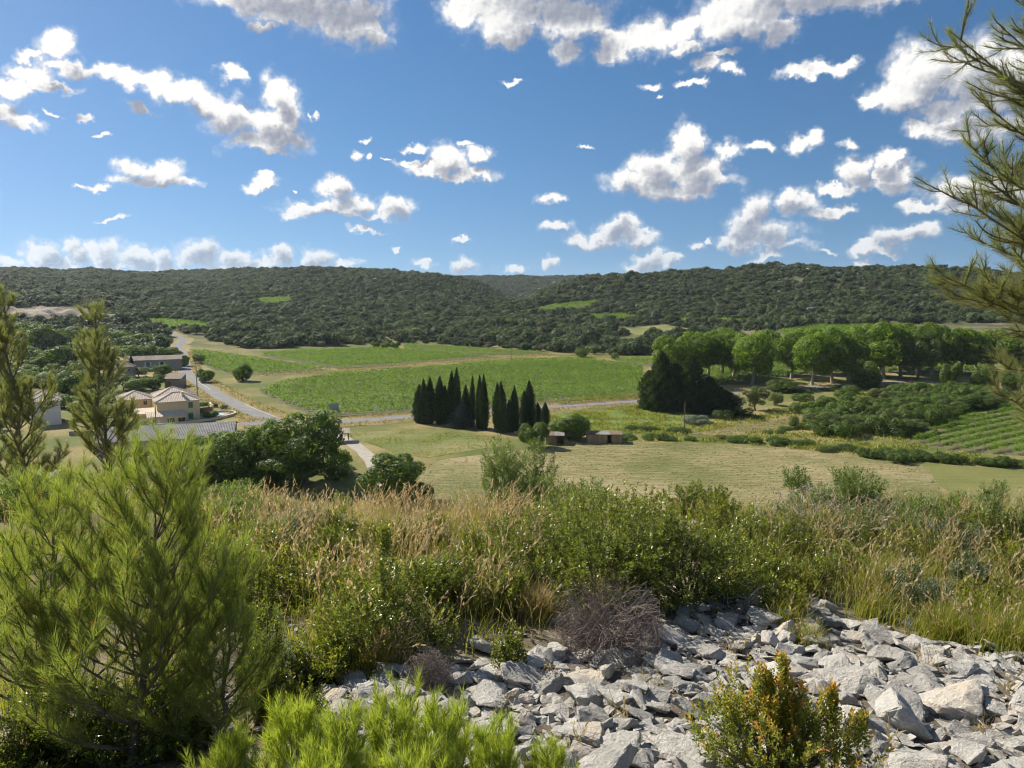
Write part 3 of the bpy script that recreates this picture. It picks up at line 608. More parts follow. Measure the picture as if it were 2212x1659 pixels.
# spoil heaps of bare earth and rubble left of the road bend
M['spoil'] = surf_mat('bare_spoil', [(.3, (.20, .15, .10)), (.5, (.33, .26, .19)), (.7, (.42, .38, .33))], .12, 9, bump=.8, bscale=1.0, bdist=.5)
for k, (u, v, w_, h_, l) in enumerate([(20,690,44,8.5,'grey spoil heap at the left picture edge'),(105,690,40,9,'long grey and tan spoil heap behind the slender pines'),(185,692,36,7,'tan spoil heap overgrown with dry grass')]):
    p_ = at(u, v); R_, A_ = np.meshgrid(np.linspace(0, 1, 14), np.linspace(0, 2 * pi, 37)[:-1], indexing='ij'); X_, Y_ = R_ * np.cos(A_) * w_, R_ * np.sin(A_) * w_ * .5
    Z_ = h_ * (1 - R_ ** 2) ** 1.2 * (1 + .35 * wav(X_, Y_, 16, 70 + k)) - .6; n_ = 36; i_, j_ = np.meshgrid(np.arange(13), np.arange(n_), indexing='ij')
    o = MB().add(np.stack([X_, Y_, Z_], -1), np.stack([i_ * n_ + j_, (i_ + 1) * n_ + j_, (i_ + 1) * n_ + (j_ + 1) % n_, i_ * n_ + (j_ + 1) % n_], -1).reshape(-1, 4)).build('spoil_heap', M['spoil'], smooth=True); o.location = tuple(p_); tag(o, l, 'heap', 'spoil heaps')
# the air of the valley
def haze():
    m, nt, out = _mat('thin_haze'); v = put(nt, nn(nt, 'VolumePrincipled'), {'Color': (.80, .88, 1.0, 1), 'Density': HAZE, 'Anisotropy': 0.25}); nt.links.new(v.outputs[0], out.inputs['Volume'])
    mb = MB(); box(mb, -9600, 9600, -9600, 9600, -2.0, 135.0); tag(mb.build('haze', m), 'thin bluish haze over the valley', 'haze', kind='stuff')
HAZE = 0.00006
haze()
# ------------------------------------------------------------------ trees of the valley floor (unit height meshes, shared by copies)
def crown_mesh(name, C, R, n, leaf, mat, seed, keep=.75, up=0.0, asp=.85, tilt=.5, tlo=.42):
    q = np.random.default_rng(seed); P, D = clump_leaves(n, C, R, q, keep); n = len(P); mb = MB()
    A = nrm(np.cross(D, rdir(n, q)) * (1 - up) + np.array([0, 0, 1.0]) * up + [0, 0, -.12 * (1 - up)]); L = leaf * q.uniform(.65, 1.25, n)
    clump = wav(P[:, 0] * 9, P[:, 1] * 9 + P[:, 2] * 7, 1.0, seed)
    kites(mb, P - A * L[:, None] * .4, A, D + tilt * rdir(n, q), L, L * asp, np.clip(tlo + .08 + .14 * clump + q.normal(0, .19, n), 0, 1))
    return mesh(name, mb, mat)
def blobs(q, k, box_, r0, r1):
    lo, hi = np.array(box_[0]), np.array(box_[1]); mid, half = (lo + hi) / 2, (hi - lo) / 2
    d = rdir(k, q) * q.uniform(.35, 1, (k, 1)) ** .5
    return mid + d * half, q.uniform(r0, r1, k)
def trunk_mesh(name, seed, h, r, limbs, lh, spread, mat, sides=7):
    q = np.random.default_rng(seed); mb = MB(); w = q.normal(0, .008, (5, 2)); zz = np.linspace(-.03, h, 5)
    tube(mb, np.column_stack([w[:, 0], w[:, 1], zz]), np.linspace(r * 1.25, r * .7, 5), sides)
    for k in range(limbs):
        a = 2 * pi * k / limbs + q.uniform(-.4, .4); z0 = h * q.uniform(.75, 1.0); e = np.array([cos(a) * spread, sin(a) * spread, lh * q.uniform(.75, 1.1)])
        p0 = np.array([w[-1, 0], w[-1, 1], z0]); t = np.linspace(0, 1, 5)[:, None]
        tube(mb, p0 + (e - [0, 0, z0]) * t * [1, 1, 1] + np.array([0, 0, -.04]) * np.sin(t * pi), np.linspace(r * .62, r * .14, 5), 5)
    return mesh(name, mb, mat, smooth=True)
KIND = {}
def kind(name, crowns, trunks): KIND[name] = (crowns, trunks)
def mk(nm, k, bx, r0, r1, n, leaf, mat, seeds, **kw):
    out = []
    for s_ in seeds:
        q = np.random.default_rng(s_); C, R = blobs(q, k, bx, r0, r1); out.append(crown_mesh(nm, C, R, n, leaf, M[mat], s_, **kw))
    return out
kind('plane', mk('crown', 34, ((-.27, -.27, .26), (.27, .27, .86)), .08, .15, 6800, .036, 'plane', (1, 2, 3, 4)), [trunk_mesh('trunk', i, .26, .026, 5, .68, .16, M['planebark']) for i in (1, 2, 3)])
kind('broad', mk('crown', 30, ((-.34, -.34, .04), (.34, .34, .86)), .10, .17, 10000, .032, 'broad', (11, 12, 13, 14)), [trunk_mesh('trunk', i, .22, .022, 5, .65, .2, M['bark']) for i in (4, 5)])
kind('olive', mk('crown', 28, ((-.34, -.34, .22), (.34, .34, .90)), .08, .14, 6000, .034, 'olive', (21, 22)), [trunk_mesh('trunk', i, .25, .022, 5, .7, .22, M['bark']) for i in (6,)])
kind('round', mk('crown', 26, ((-.42, -.42, .12), (.42, .42, .80)), .14, .24, 6000, .055, 'broad', (31, 32)), [trunk_mesh('trunk', i, .2, .03, 4, .5, .2, M['bark']) for i in (7,)])
kind('bush', mk('crown', 20, ((-.50, -.50, .05), (.50, .50, .70)), .16, .30, 2600, .075, 'bush', (41, 42, 43, 44)), [trunk_mesh('stems', i, .12, .02, 6, .5, .3, M['bark'], 4) for i in (8,)])
kind('silver', mk('crown', 22, ((-.50, -.50, .05), (.50, .50, .70)), .14, .24, 2600, .07, 'silver', (51,)), [trunk_mesh('stems', i, .12, .02, 6, .5, .3, M['bark'], 4) for i in (9,)])
kind('yellowbush', mk('crown', 20, ((-.40, -.40, .10), (.40, .40, .80)), .13, .22, 2600, .065, 'olive', (61,), tlo=.75), [trunk_mesh('stems', i, .12, .02, 6, .5, .3, M['bark'], 4) for i in (10,)])
def column_mesh(nm, seed, n, prof, leaf, mat, lump=.16, asp=.55, up=.75):
    q = np.random.default_rng(seed); t = q.uniform(0, 1, n * 2); w = np.interp(t, *zip(*prof)); k = q.random(n * 2) < w / w.max() * .92 + .08; t, w = t[k][:n], w[k][:n]; n = len(t)
    a = q.uniform(0, 2 * pi, n); f = 1 + lump * np.sin(a * 3 + t * 9 + seed) + lump * .8 * np.sin(a * 7 - t * 31) + q.normal(0, .07, n); r = w * f * q.uniform(.72, 1.12, n)
    P = np.column_stack([r * np.cos(a), r * np.sin(a), t]); D = np.column_stack([np.cos(a), np.sin(a), np.full(n, .25)])
    A = nrm(D * (1 - up) + np.array([0, 0, 1.0]) * up + .25 * rdir(n, q)); L = leaf * q.uniform(.6, 1.3, n); mb = MB()
    kites(mb, P - A * L[:, None] * .5, A, D + .4 * rdir(n, q), L, L * asp, np.clip(.45 + q.normal(0, .22, n), 0, 1))
    zz = np.linspace(0.02, .93, 9); ww = np.interp(zz, *zip(*prof)) * .58; th = np.arange(9) * 2 * pi / 9
    V = np.stack([np.outer(ww, np.cos(th)), np.outer(ww, np.sin(th)), np.repeat(zz[:, None], 9, 1)], -1).reshape(-1, 3)
    mb.add(V, [[i * 9 + j, i * 9 + (j + 1) % 9, (i + 1) * 9 + (j + 1) % 9, (i + 1) * 9 + j] for i in range(8) for j in range(9)], .4)
    return mesh(nm, mb, M[mat])
CYP = ((0, .035), (.06, .060), (.25, .078), (.5, .072), (.75, .048), (.9, .022), (1, .004))
stem = trunk_mesh('trunk', 3, .3, .014, 0, 0, 0, M['bark'])
kind('cypress', [column_mesh('crown', i, 5200, CYP, .030, 'cypress') for i in (1, 2, 3, 4)], [stem])
CON = ((0, .20), (.1, .27), (.4, .29), (.65, .25), (.85, .15), (.95, .07), (1, .01))
kind('darkcon', [column_mesh('crown', i, 9000, CON, .060, 'darkcon', .38, .45, .25) for i in (11, 12, 13)], [stem])
kind('blue', [column_mesh('crown', i, 4000, ((0, .22), (.15, .30), (.4, .27), (.7, .15), (1, .01)), .06, 'blue', .28, .5, .35) for i in (21, 22)], [stem])
UNITW = dict(plane=.60, broad=.82, olive=.86, round=1.15, bush=1.45, silver=1.4, yellowbush=1.1, cypress=.158, darkcon=.62, blue=.66)   # width of the unit mesh
TI = {}
def tree(kindname, u, vb, vt, wpx, label, cat='tree', group=None, name=None, pos=None, sink=0.0):
    p = at(u, vb) if pos is None else np.asarray(pos, float); dpt = p[1] * cp - (p[2] - ZC) * sp
    h = (vb - vt) * dpt / F / cp; w = wpx * dpt / F
    return plant(kindname, p, h, w, label, cat, group, name)
def plant(kindname, p, h, w, label, cat='tree', group=None, name=None):
    cr, tk = KIND[kindname]; i = TI[kindname] = TI.get(kindname, -1) + 1; sw = w / UNITW[kindname]
    root = empty(name or {'cypress': 'cypress_tree', 'plane': 'plane_tree', 'bush': 'bush', 'silver': 'silver_bush', 'yellowbush': 'bush', 'darkcon': 'conifer_tree', 'blue': 'blue_conifer', 'olive': 'leafy_tree', 'round': 'leafy_tree', 'broad': 'leafy_tree'}[kindname], tuple(p), rng.uniform(0, 6.28), (sw, sw, h))
    inst('trunk' if kindname not in ('bush', 'silver', 'yellowbush') else 'stems', tk[i % len(tk)], root); inst('crown', cr[i % len(cr)], root)
    tag(root, label, cat, group); return root
ORD = ['first', 'second', 'third', 'fourth', 'fifth', 'sixth', 'seventh', 'eighth', 'ninth', 'tenth', 'eleventh', 'twelfth', 'thirteenth', 'fourteenth', 'fifteenth', 'sixteenth', 'seventeenth', 'eighteenth', 'nineteenth', 'twentieth', 'twenty-first', 'twenty-second', 'twenty-third', 'twenty-fourth', 'twenty-fifth', 'twenty-sixth', 'twenty-seventh', 'twenty-eighth']
# cypress row
for i, (cx, ct, cb_, cw) in enumerate([(600,450,705,80),(630,412,710,62),(667,405,712,74),(735,395,715,88),(770,455,715,60),(812,362,715,64),(846,338,715,72),(908,452,730,52),(950,392,735,48),(998,388,745,48),(1032,385,752,66),(1132,440,770,80),(1162,428,775,72),(1195,545,770,46),(1220,495,770,46),(1242,455,760,54),(1300,490,745,58),(1337,420,740,76),(1390,570,715,48),(1440,568,725,58)]):
    tree('cypress', 713 + cx * .3224, 686 + cb_ * .3224, 686 + ct * .3224, cw * .3224 * rng.uniform(.88, 1.18), 'dark columnar cypress, %s from the left in the cypress row' % ORD[i], 'cypress', 'cypress row beside the pasture').rotation_euler = (rng.normal(0, .018), rng.normal(0, .018), rng.uniform(0, 6))
tree('blue', 713 + 888 * .3224, 923, 686 + 555 * .3224, 50, 'grey blue conifer among the left cypresses', 'conifer')
tree('blue', 713 + 1232 * .3224, 926, 686 + 632 * .3224, 24, 'small grey blue conifer among the right cypresses', 'conifer')
# plane tree alley
PL = [(1450,832,712,86),(1496,826,706,80),(1529,821,702,84),(1560,812,704,80),(1586,819,704,84),(1626,832,708,84),(1655,808,700,70),(1711,818,710,80),(1755,832,706,84),(1740,806,698,76),(1796,829,703,80),(1831,825,700,82),(1790,806,694,80),(1860,812,690,84),(1907,818,691,84),(1900,803,687,84),(1944,816,690,84),(1979,812,691,80),(1940,800,686,84),(2010,808,693,84),(2046,806,697,84),(2076,806,700,84),(2108,800,705,80),(2140,806,708,84),(2180,808,712,84),(2225,812,716,84)]
q0 = np.random.default_rng(3)
for i, (u, vb, vt, w) in enumerate(sorted(PL)):
    tree('plane', u, vb, vt, w * q0.uniform(.88, 1.05), 'tall plane tree with pale trunk, %s from the left in the avenue' % ORD[i], 'plane tree', 'plane tree avenue along the main road')
tree('olive', 1983, 820, 711, 100, 'feathery olive green tree in front of the plane avenue')
tree('yellowbush', 1866, 815, 731, 62, 'yellow green tree above a dark bush in the avenue', 'tree', name='leafy_tree')
for i, (u, vb, vt, w, l) in enumerate([(1866,838,772,78,'dark rounded bush under the yellow green tree'),(2052,836,778,50,'dark bushy tree beside the road bend'),(2128,840,783,62,'broad dark green bush near the pine branch'),(2185,846,795,60,'dark bush under the pine branch by the road')]):
    tree('round', u, vb, vt, w, l, 'bush', name='round_bush')
for u, vb, vt, w, l in [(1400,885,800,34,'leftmost small dark conifer at the roadside'),(1427,888,758,44,'tallest dark conifer beside the main road'),(1459,890,784,42,'dark conifer right of the tallest one'),(1490,892,766,46,'second tallest dark conifer of the roadside group'),(1528,894,812,50,'stepped down dark conifer of the roadside group'),(1566,896,842,60,'low spreading dark conifer at the end of the group')]:
    tree('darkcon', u, vb, vt, w, l, 'conifer')
# bushes around the avenue and the bramble belts
for u, vb, vt, w, kn, l in [(1630,887,833,66,'olive','olive green bush right of the dark conifers'),(1675,876,843,34,'yellowbush','small bright yellow green bush behind the hay strip'),(1687,846,818,74,'round','dark bush under the plane trees'),(1722,893,862,40,'bush','low bush behind the far end of the hay strip'),(1756,892,866,50,'round','rounded leafy bush behind the hay strip'),
   (1786,878,850,50,'bush','bush below the road embankment'),(1830,868,836,60,'bush','bush at the foot of the dark rounded bush'),(1838,852,828,44,'bush','bush on the road embankment'),(1735,866,845,60,'bush','low dark bush under the road bank'),(1715,925,893,26,'yellowbush','small upright pale bush beside the hay strip'),
   (1508,915,893,84,'silver','silvery grey bush in front of the dark conifers'),(1560,905,880,50,'bush','dark bush at the foot of the low conifer'),(1600,900,872,60,'bush','bush between low conifer and olive green bush'),(1235,949,890,92,'round','rounded leafy tree behind the sheds'),(1153,966,906,72,'round','rounded dense fig bush left of the first shed'),
   (397,791,765,28,'round','dark round tree at the top of the village road'),(430,785,761,26,'broad','small tree behind the concrete pole'),(444,826,794,42,'round','dark round tree beside the concrete pole'),(526,823,782,44,'round','lone round tree at the corner of two vineyards'),
   (1258,772,748,36,'bush','bush on the track at the forest edge'),(1328,776,757,22,'bush','small bush on the bare bank'),(812,752,735,24,'round','leftmost of three clipped olives at the forest edge'),(834,752,736,24,'round','middle of three clipped olives at the forest edge'),(854,753,736,26,'round','rightmost of three clipped olives at the forest edge')]:
    tree(kn, u, vb, vt, w, l, 'tree' if 'tree' in l or 'olives' in l else 'bush')
q = np.random.default_rng(77)
BELT = world_poly([(1740,938),(1755,908),(1850,882),(1960,852),(2165,852),(2190,868),(2060,907),(1955,945),(1850,948)])
a = np.array(BELT); cnt = 0
pts = []
while len(pts) < 92:
    x, y = q.uniform(a[:, 0].min(), a[:, 0].max()), q.uniform(a[:, 1].min(), a[:, 1].max())
    if inside(BELT, np.array([x]), np.array([y]))[0] and all(hypot(x - b[0], y - b[1]) > 2.5 for b in pts): pts.append((x, y))
for x, y in pts:
    plant(['bush', 'bush', 'round', 'bush', 'olive'][q.integers(0, 5)], (x, y, 0), q.uniform(3.4, 6.0), q.uniform(6, 10), 'leafy bush in the dense thicket above the near vineyard', 'bush', 'bushes of the thicket above the near vineyard', 'bush')
def line_bushes(uv, n, h, w, label, group, spread=1.2):
    C = smooth_line([at(u, v, 0.0)[:2] for u, v in uv], 1.0)
    for k in range(n):
        p = C[int((k + q.uniform(.1, .9)) / n * (len(C) - 1))] + q.normal(0, spread, 2)
        plant('bush', (p[0], p[1], 0), q.uniform(*h), q.uniform(*w), label, 'bush', group)
line_bushes([(1560,950),(1700,962),(1865,977),(1990,988)], 26, (1.0, 2.0), (3, 5.5), 'low bramble bush along the upper edge of the mown field', 'brambles along the mown field')
line_bushes([(1880,988),(2000,996),(2110,1002),(2230,1010),(2330,1016)], 22, (1.4, 2.6), (3, 6), 'dark bramble bush between near vineyard and stubble field', 'brambles below the near vineyard')
line_bushes([(1372,926),(1420,930),(1490,936)], 10, (.9, 1.6), (3, 5), 'low bramble bush right of the wooden sheds', 'brambles beside the sheds')
line_bushes([(1345,948),(1420,948),(1500,948)], 10, (1.0, 1.8), (3, 5), 'bramble bush behind the second shed at the hay edge', 'brambles behind the second shed')
line_bushes([(1760,912),(1700,930),(1640,940)], 8, (.7, 1.3), (2.5, 4), 'low weeds bush on the green bank by the hay strip', 'bushes on the green bank')
line_bushes([(1690,848),(1750,846),(1840,842),(1920,838),(2000,840),(2100,850)], 14, (1.2, 2.4), (4, 7), 'bush on the bank below the main road', 'bushes below the main road')
for k in range(26):      # undergrowth that closes the foot of the tall row
    u_ = q.uniform(360, 760); plant('bush', at(u_, q.uniform(1000, 1046), 0.0), q.uniform(1.5, 3.2), q.uniform(4, 7), 'dark undergrowth bush at the foot of the tall leafy trees', 'bush', 'undergrowth below the tall leafy trees')
# big broadleaved trees round the warehouse
for u, vb, vt, w, kn, l in [(405,1032,930,112,'broad','dark leafy tree in front of the warehouse, leftmost'),(500,1038,909,140,'broad','wide leafy tree in front of the warehouse roof end'),(575,1038,893,104,'broad','tall leafy tree between two wider ones'),(662,1044,866,160,'broad','largest leafy tree beside the road junction'),(730,1022,960,66,'bush','dark bush beside the carport'),
   (455,1044,965,110,'broad','lower leafy tree tucked below the tall row'),(620,1050,960,120,'broad','lower dark tree below the largest one'),(850,1084,966,150,'broad','wide dark green tree beside the lane at the hay field'),(905,1092,1030,70,'bush','low leafy bush beside the wide tree at the lane')]:
    tree(kn, u, vb, vt, w, l, pos=at(u, vb, 0.0))
# trees round the village
VT = [(40,742,690,60),(95,752,694,64),(150,748,700,60),(205,745,704,56),(255,742,708,50),(300,752,716,56),(345,758,722,50),(20,790,735,66),(75,795,740,60),(130,800,742,64),(185,795,746,60),(235,790,748,56),(285,778,738,52),(330,775,742,50),(372,772,748,40),(30,850,790,70),(95,845,795,60),(160,850,795,66),(215,848,800,56),(268,842,806,46),(300,846,810,44),(330,842,806,44),(350,812,785,36),(300,815,790,40),(225,872,838,50),(180,905,862,60),(255,885,858,40),(310,930,905,50),(420,900,878,30),(455,905,886,30),(250,930,900,46),(20,905,860,70),(140,880,845,50),(345,790,768,34)]
for u, vb, vt, w in [(u_, vb_, vb_ - q.uniform(30, 48), q.uniform(44, 66)) for u_, vb_ in zip(q.uniform(-80, 350, 90), q.uniform(785, 935, 90))]:
    # keep the fronts of the houses and the yard in view
    if any(a_ - w * .55 < u < b_ + w * .55 and t_ < vb and vt < d_ for a_, b_, t_, d_ in ((232, 372, 776, 822), (352, 400, 800, 842), (285, 530, 836, 945), (62, 124, 852, 930), (150, 520, 925, 990))): continue
    VT.append((u, vb, vt, w))
VN = ['behind the farmhouse wood', 'among the village gardens']
for i, (u, vb, vt, w) in enumerate(VT):
    tree(['broad', 'round', 'broad', 'olive'][i % 4], u, vb, vt, w * 1.25, 'leafy tree in the dense greenery around the village houses', 'tree', 'trees around the village houses', 'leafy_tree')
tree('cypress', 285, 806, 768, 10, 'small lone cypress in front of the farmhouse', 'cypress')
for u, vb, vt, w, l in [(440,876,866,26,'low clipped hedge bush right of the villa'),(462,880,868,24,'second hedge bush between villa and road'),(485,884,873,22,'hedge bush nearest the curved wall pier')]:
    tree('bush', u, vb, vt, w, l, 'bush')

# ------------------------------------------------------------------ houses
M['ochre'] = surf_mat('ochre_render', [(.3, (.70, .54, .31)), (.7, (.79, .63, .39))], 1.2, bump=.1, bscale=30)
M['white'] = surf_mat('off_white_render', [(.3, (.66, .64, .60)), (.7, (.78, .76, .72))], 1.0, bump=.1, bscale=30)
M['greywall'] = surf_mat('weathered_grey_render', [(.3, (.24, .22, .19)), (.7, (.38, .35, .30))], 1.0, bump=.3, bscale=10)
M['stonewall'] = surf_mat('rubble_stone', [(.3, (.20, .17, .13)), (.55, (.33, .28, .21)), (.75, (.44, .38, .30))], 2.5, 6, bump=.8, bscale=5, bdist=.06)
M['tile'] = surf_mat('clay_canal_tiles', [(.3, (.50, .40, .31)), (.5, (.64, .53, .43)), (.7, (.74, .65, .55))], 2.2, 8)
M['oldtile'] = surf_mat('old_lichened_tiles', [(.3, (.20, .16, .12)), (.5, (.32, .26, .20)), (.7, (.44, .39, .32))], 2.2, 8)
M['fibre'] = surf_mat('grey_fibre_cement', [(.3, (.17, .165, .16)), (.6, (.27, .265, .255)), (.8, (.36, .35, .33))], .5, 8)
M['shutter'] = surf_mat('green_shutter_paint', [(.3, (.06, .17, .12)), (.7, (.09, .22, .16))], 4)
M['bluegrey'] = surf_mat('pale_blue_shutter_paint', [(.3, (.42, .50, .58)), (.7, (.52, .60, .68))], 4)
M['glass'] = surf_mat('dark_window_glass', [(.3, (.015, .018, .022)), (.7, (.03, .035, .04))], 2, rough=.08, spec=.6)
M['frame'] = surf_mat('white_window_frame', [(.3, (.6, .6, .58)), (.7, (.7, .7, .68))], 4, rough=.5)
M['wood'] = surf_mat('grey_brown_boards', [(.3, (.12, .09, .06)), (.7, (.26, .20, .14))], 3, 8, stretch=(1, 1, .1), bump=.3)
M['fence'] = surf_mat('brown_reed_fence', [(.3, (.14, .08, .05)), (.7, (.24, .15, .09))], 6, stretch=(1, 1, .15))
M['concrete'] = surf_mat('pole_concrete', [(.3, (.34, .33, .31)), (.7, (.46, .45, .42))], 3)
M['cap'] = surf_mat('pale_wall_coping', [(.3, (.50, .46, .40)), (.7, (.62, .58, .52))], 2)
M['pool'] = surf_mat('pool_water', [(.3, (.22, .48, .55)), (.7, (.30, .58, .66))], 1.5, rough=.1, spec=.5)
M['metal'] = surf_mat('galvanised_metal', [(.3, (.35, .36, .37)), (.7, (.48, .49, .50))], 3, rough=.45, spec=.5)
M['signback'] = surf_mat('blue_grey_sign_sheet', [(.3, (.25, .31, .38)), (.7, (.33, .39, .46))], 2, rough=.5)
M['signwhite'] = surf_mat('white_sign_sheet', [(.3, (.72, .73, .73)), (.7, (.8, .8, .8))], 2, rough=.4)
M['signyellow'] = surf_mat('yellow_sign_sheet', [(.3, (.62, .45, .06)), (.7, (.72, .52, .09))], 2, rough=.4)
def corrugated(mb, A, B, C, D, pitch, amp, mat=0):
    """wavy tiles on the quad A B (eaves) C D (ridge); waves run up the slope; a triangle when C == D"""
    A, B, C, D = (np.asarray(p, float) for p in (A, B, C, D)); L = np.linalg.norm(B - A); n = max(3, int(L / pitch) * 4)
    s = np.linspace(0, 1, n + 1)[:, None]; N_ = nrm(np.cross(B - A, D - A)); N_ = N_ if N_[2] > 0 else -N_
    e = A + (B - A) * s
    # each wave goes straight up the slope until it meets the hip or the ridge
    up = (D + C) / 2 - (A + B) / 2; ax = nrm(B - A); up = up - ax * (up @ ax); h = np.linalg.norm(up); up = up / h
    sl = (s[:, 0] * L); dl, cr = (D - A) @ ax, (C - A) @ ax
    f = np.ones(n + 1); f = np.minimum(f, np.where(dl > 1e-3, sl / max(dl, 1e-3), 1)); f = np.minimum(f, np.where(L - cr > 1e-3, (L - sl) / max(L - cr, 1e-3), 1))
    w = amp * np.cos(sl / pitch * 2 * pi)[:, None]
    rows = [e + up * (h * f * t)[:, None] + N_ * (w + amp) for t in (0, .34, .67, 1)]
    V = np.stack(rows, 1).reshape(-1, 3); i = np.arange(n)[:, None] * 4
    mb.add(V, np.concatenate([i + np.array([[k, k + 4, k + 5, k + 1]]) for k in range(3)]), None, mat)
    # underside lip at the eaves
    low = rows[0] - N_ * .12; V = np.stack([rows[0], low], 1).reshape(-1, 3); i = np.arange(n)[:, None] * 2
    mb.add(V, np.concatenate([i + np.array([[0, 1, 3, 2]])]), None, mat)
class House:
    """local frame: x along the front, y away from the viewer, origin at the front left corner"""
    def __init__(s, name, u, v, yaw, label, cat='house', p=None):
        s.p = at(u, v, 0.0) if p is None else np.asarray(p, float); s.r = empty(name, tuple(s.p), yaw); tag(s.r, label, cat)
    def part(s, name, mat, fn, parent=None, smooth=False):
        mb = MB(); fn(mb); return mb.build(name, mat, parent or s.r, smooth)
    def block(s, x0, x1, y0, y1, z0, z1, mat, name='wall'): return s.part(name, M[mat], lambda mb: box(mb, x0, x1, y0, y1, z0, z1))
    def hip(s, x0, x1, y0, y1, z, rise, mat, o=.45, pitch=.42, ridge=None):
        x0, x1, y0, y1 = x0 - o, x1 + o, y0 - o, y1 + o; W, Dp = x1 - x0, y1 - y0; k = min(W, Dp) / 2
        if W >= Dp: R0, R1 = (x0 + k, y0 + k, z + rise), (x1 - k, y0 + k, z + rise)
        else: R0, R1 = (x0 + k, y0 + k, z + rise), (x0 + k, y1 - k, z + rise)
        a, b, c, d = (x0, y0, z), (x1, y0, z), (x1, y1, z), (x0, y1, z)
        def fn(mb):
            if W >= Dp:
                corrugated(mb, a, b, R1, R0, pitch, .045); corrugated(mb, b, c, R1, R1, pitch, .045); corrugated(mb, c, d, R0, R1, pitch, .045); corrugated(mb, d, a, R0, R0, pitch, .045)
            else:
                corrugated(mb, a, b, R0, R0, pitch, .045); corrugated(mb, b, c, R1, R0, pitch, .045); corrugated(mb, c, d, R1, R1, pitch, .045); corrugated(mb, d, a, R0, R1, pitch, .045)
        rf = s.part('roof', M[mat], fn)
        def caps(mb):
            for e, f in ((a, R0), (b, R1 if W >= Dp else R0), (c, R1), (d, R0 if W >= Dp else R1), (R0, R1)):
                e, f = np.array(e) + [0, 0, .08], np.array(f) + [0, 0, .08]
                if np.linalg.norm(e - f) > .1: segs(mb, [e], [f], .12, .12, 6)
        s.part('ridge_tiles', M[mat], caps, rf); return rf
    def slope(s, x0, x1, y0, y1, z0, z1, mat, o=.3, pitch=.42, name='roof', amp=.045):
        return s.part(name, M[mat], lambda mb: corrugated(mb, (x0 - o, y0 - o, z0), (x1 + o, y0 - o, z0), (x1 + o, y1, z1), (x0 - o, y1, z1), pitch, amp))
    def window(s, x, z, w, h, y=0.0, shut=None, glass=True):
        fr = s.part('window', M['frame'], lambda mb: [box(mb, x - .06, x + w + .06, y - .05, y + .05, z - .06, z), box(mb, x - .06, x + w + .06, y - .05, y + .05, z + h, z + h + .06), box(mb, x - .06, x, y - .05, y + .05, z, z + h), box(mb, x + w, x + w + .06, y - .05, y + .05, z, z + h), box(mb, x + w / 2 - .03, x + w / 2 + .03, y - .045, y + .045, z, z + h)])
        s.part('pane', M['glass'], lambda mb: [box(mb, x, x + w / 2 - .03, y - .02, y + .02, z, z + h), box(mb, x + w / 2 + .03, x + w, y - .02, y + .02, z, z + h)], fr)
        if shut:
            for a_, b_ in ((x - .06 - w / 2, x - .06), (x + w + .06, x + w + .06 + w / 2)):
                s.part('shutter', M[shut], lambda mb: box(mb, a_, b_, y - .09, y - .03, z - .03, z + h + .03), fr)
    def closed(s, x, z, w, h, mat, y=0.0):
        for k in (0, 1): s.part('shutter', M[mat], lambda mb: [box(mb, x + k * w / 2 + .01, x + (k + 1) * w / 2 - .01, y - .09, y - .02, z, z + h), box(mb, x + k * w / 2 + .05, x + (k + 1) * w / 2 - .05, y - .12, y - .09, z + h * .48, z + h * .54)])
# villa: three ochre blocks under hipped tiles
YAW = radians(31)
vl = House('villa', 341, 913, YAW, 'ochre villa with hipped tile roofs and green shutters above the curved wall')
vl.block(0, 10.4, 0, 8.5, 0, 5.3, 'ochre'); vl.hip(0, 10.4, 0, 8.5, 5.3, 1.9, 'tile')
vl.part('chimney', M['ochre'], lambda mb: [box(mb, 6.3, 7.0, 2.0, 2.7, 5.6, 7.3), box(mb, 6.2, 7.1, 1.9, 2.8, 7.3, 7.42)])
vl.closed(7.6, 3.3, 1.1, 1.5, 'shutter'); vl.closed(7.5, .3, 1.2, 1.7, 'shutter')
vl.block(.6, 10.2, 8.5, 17.5, 0, 5.6, 'ochre', 'rear_wall'); vl.hip(.6, 10.2, 8.6, 17.5, 5.6, 2.0, 'tile')
vl.block(-7.8, .4, 17.6, 27, 0, 4.2, 'ochre', 'wing_wall'); vl.hip(-7.8, .4, 17.6, 27, 4.2, 1.9, 'tile')
vl.window(-1.8, 2.6, .9, 1.2, 17.56)
vl.block(-2.6, 6.3, -3.2, -.02, -.6, 1.9, 'ochre', 'lean_to_wall'); vl.slope(-2.6, 6.3, -3.2, -.02, 2.0, 2.95, 'tile', .25, name='lean_to_roof')
for x_ in (2.0, 4.6): vl.window(x_, .1, 1.7, 1.3, -3.24)
vl.closed(-1.7, .1, 2.0, 1.1, 'white', -3.24)
vl.slope(-11.3, -7.8, 18.5, 23.5, 1.9, 2.6, 'tile', .2, name='porch_roof')
vl.part('porch_post', M['wood'], lambda mb: [box(mb, -11.2, -11.0, 18.5, 18.7, 0, 1.95), box(mb, -8.2, -8.0, 18.5, 18.7, 0, 1.95)])
vl.slope(-4.6, .2, 6.5, 12, 1.6, 2.4, 'tile', .2, name='annex_roof'); vl.block(-4.6, .0, 6.9, 11.9, 0, 1.6, 'ochre', 'annex_wall')
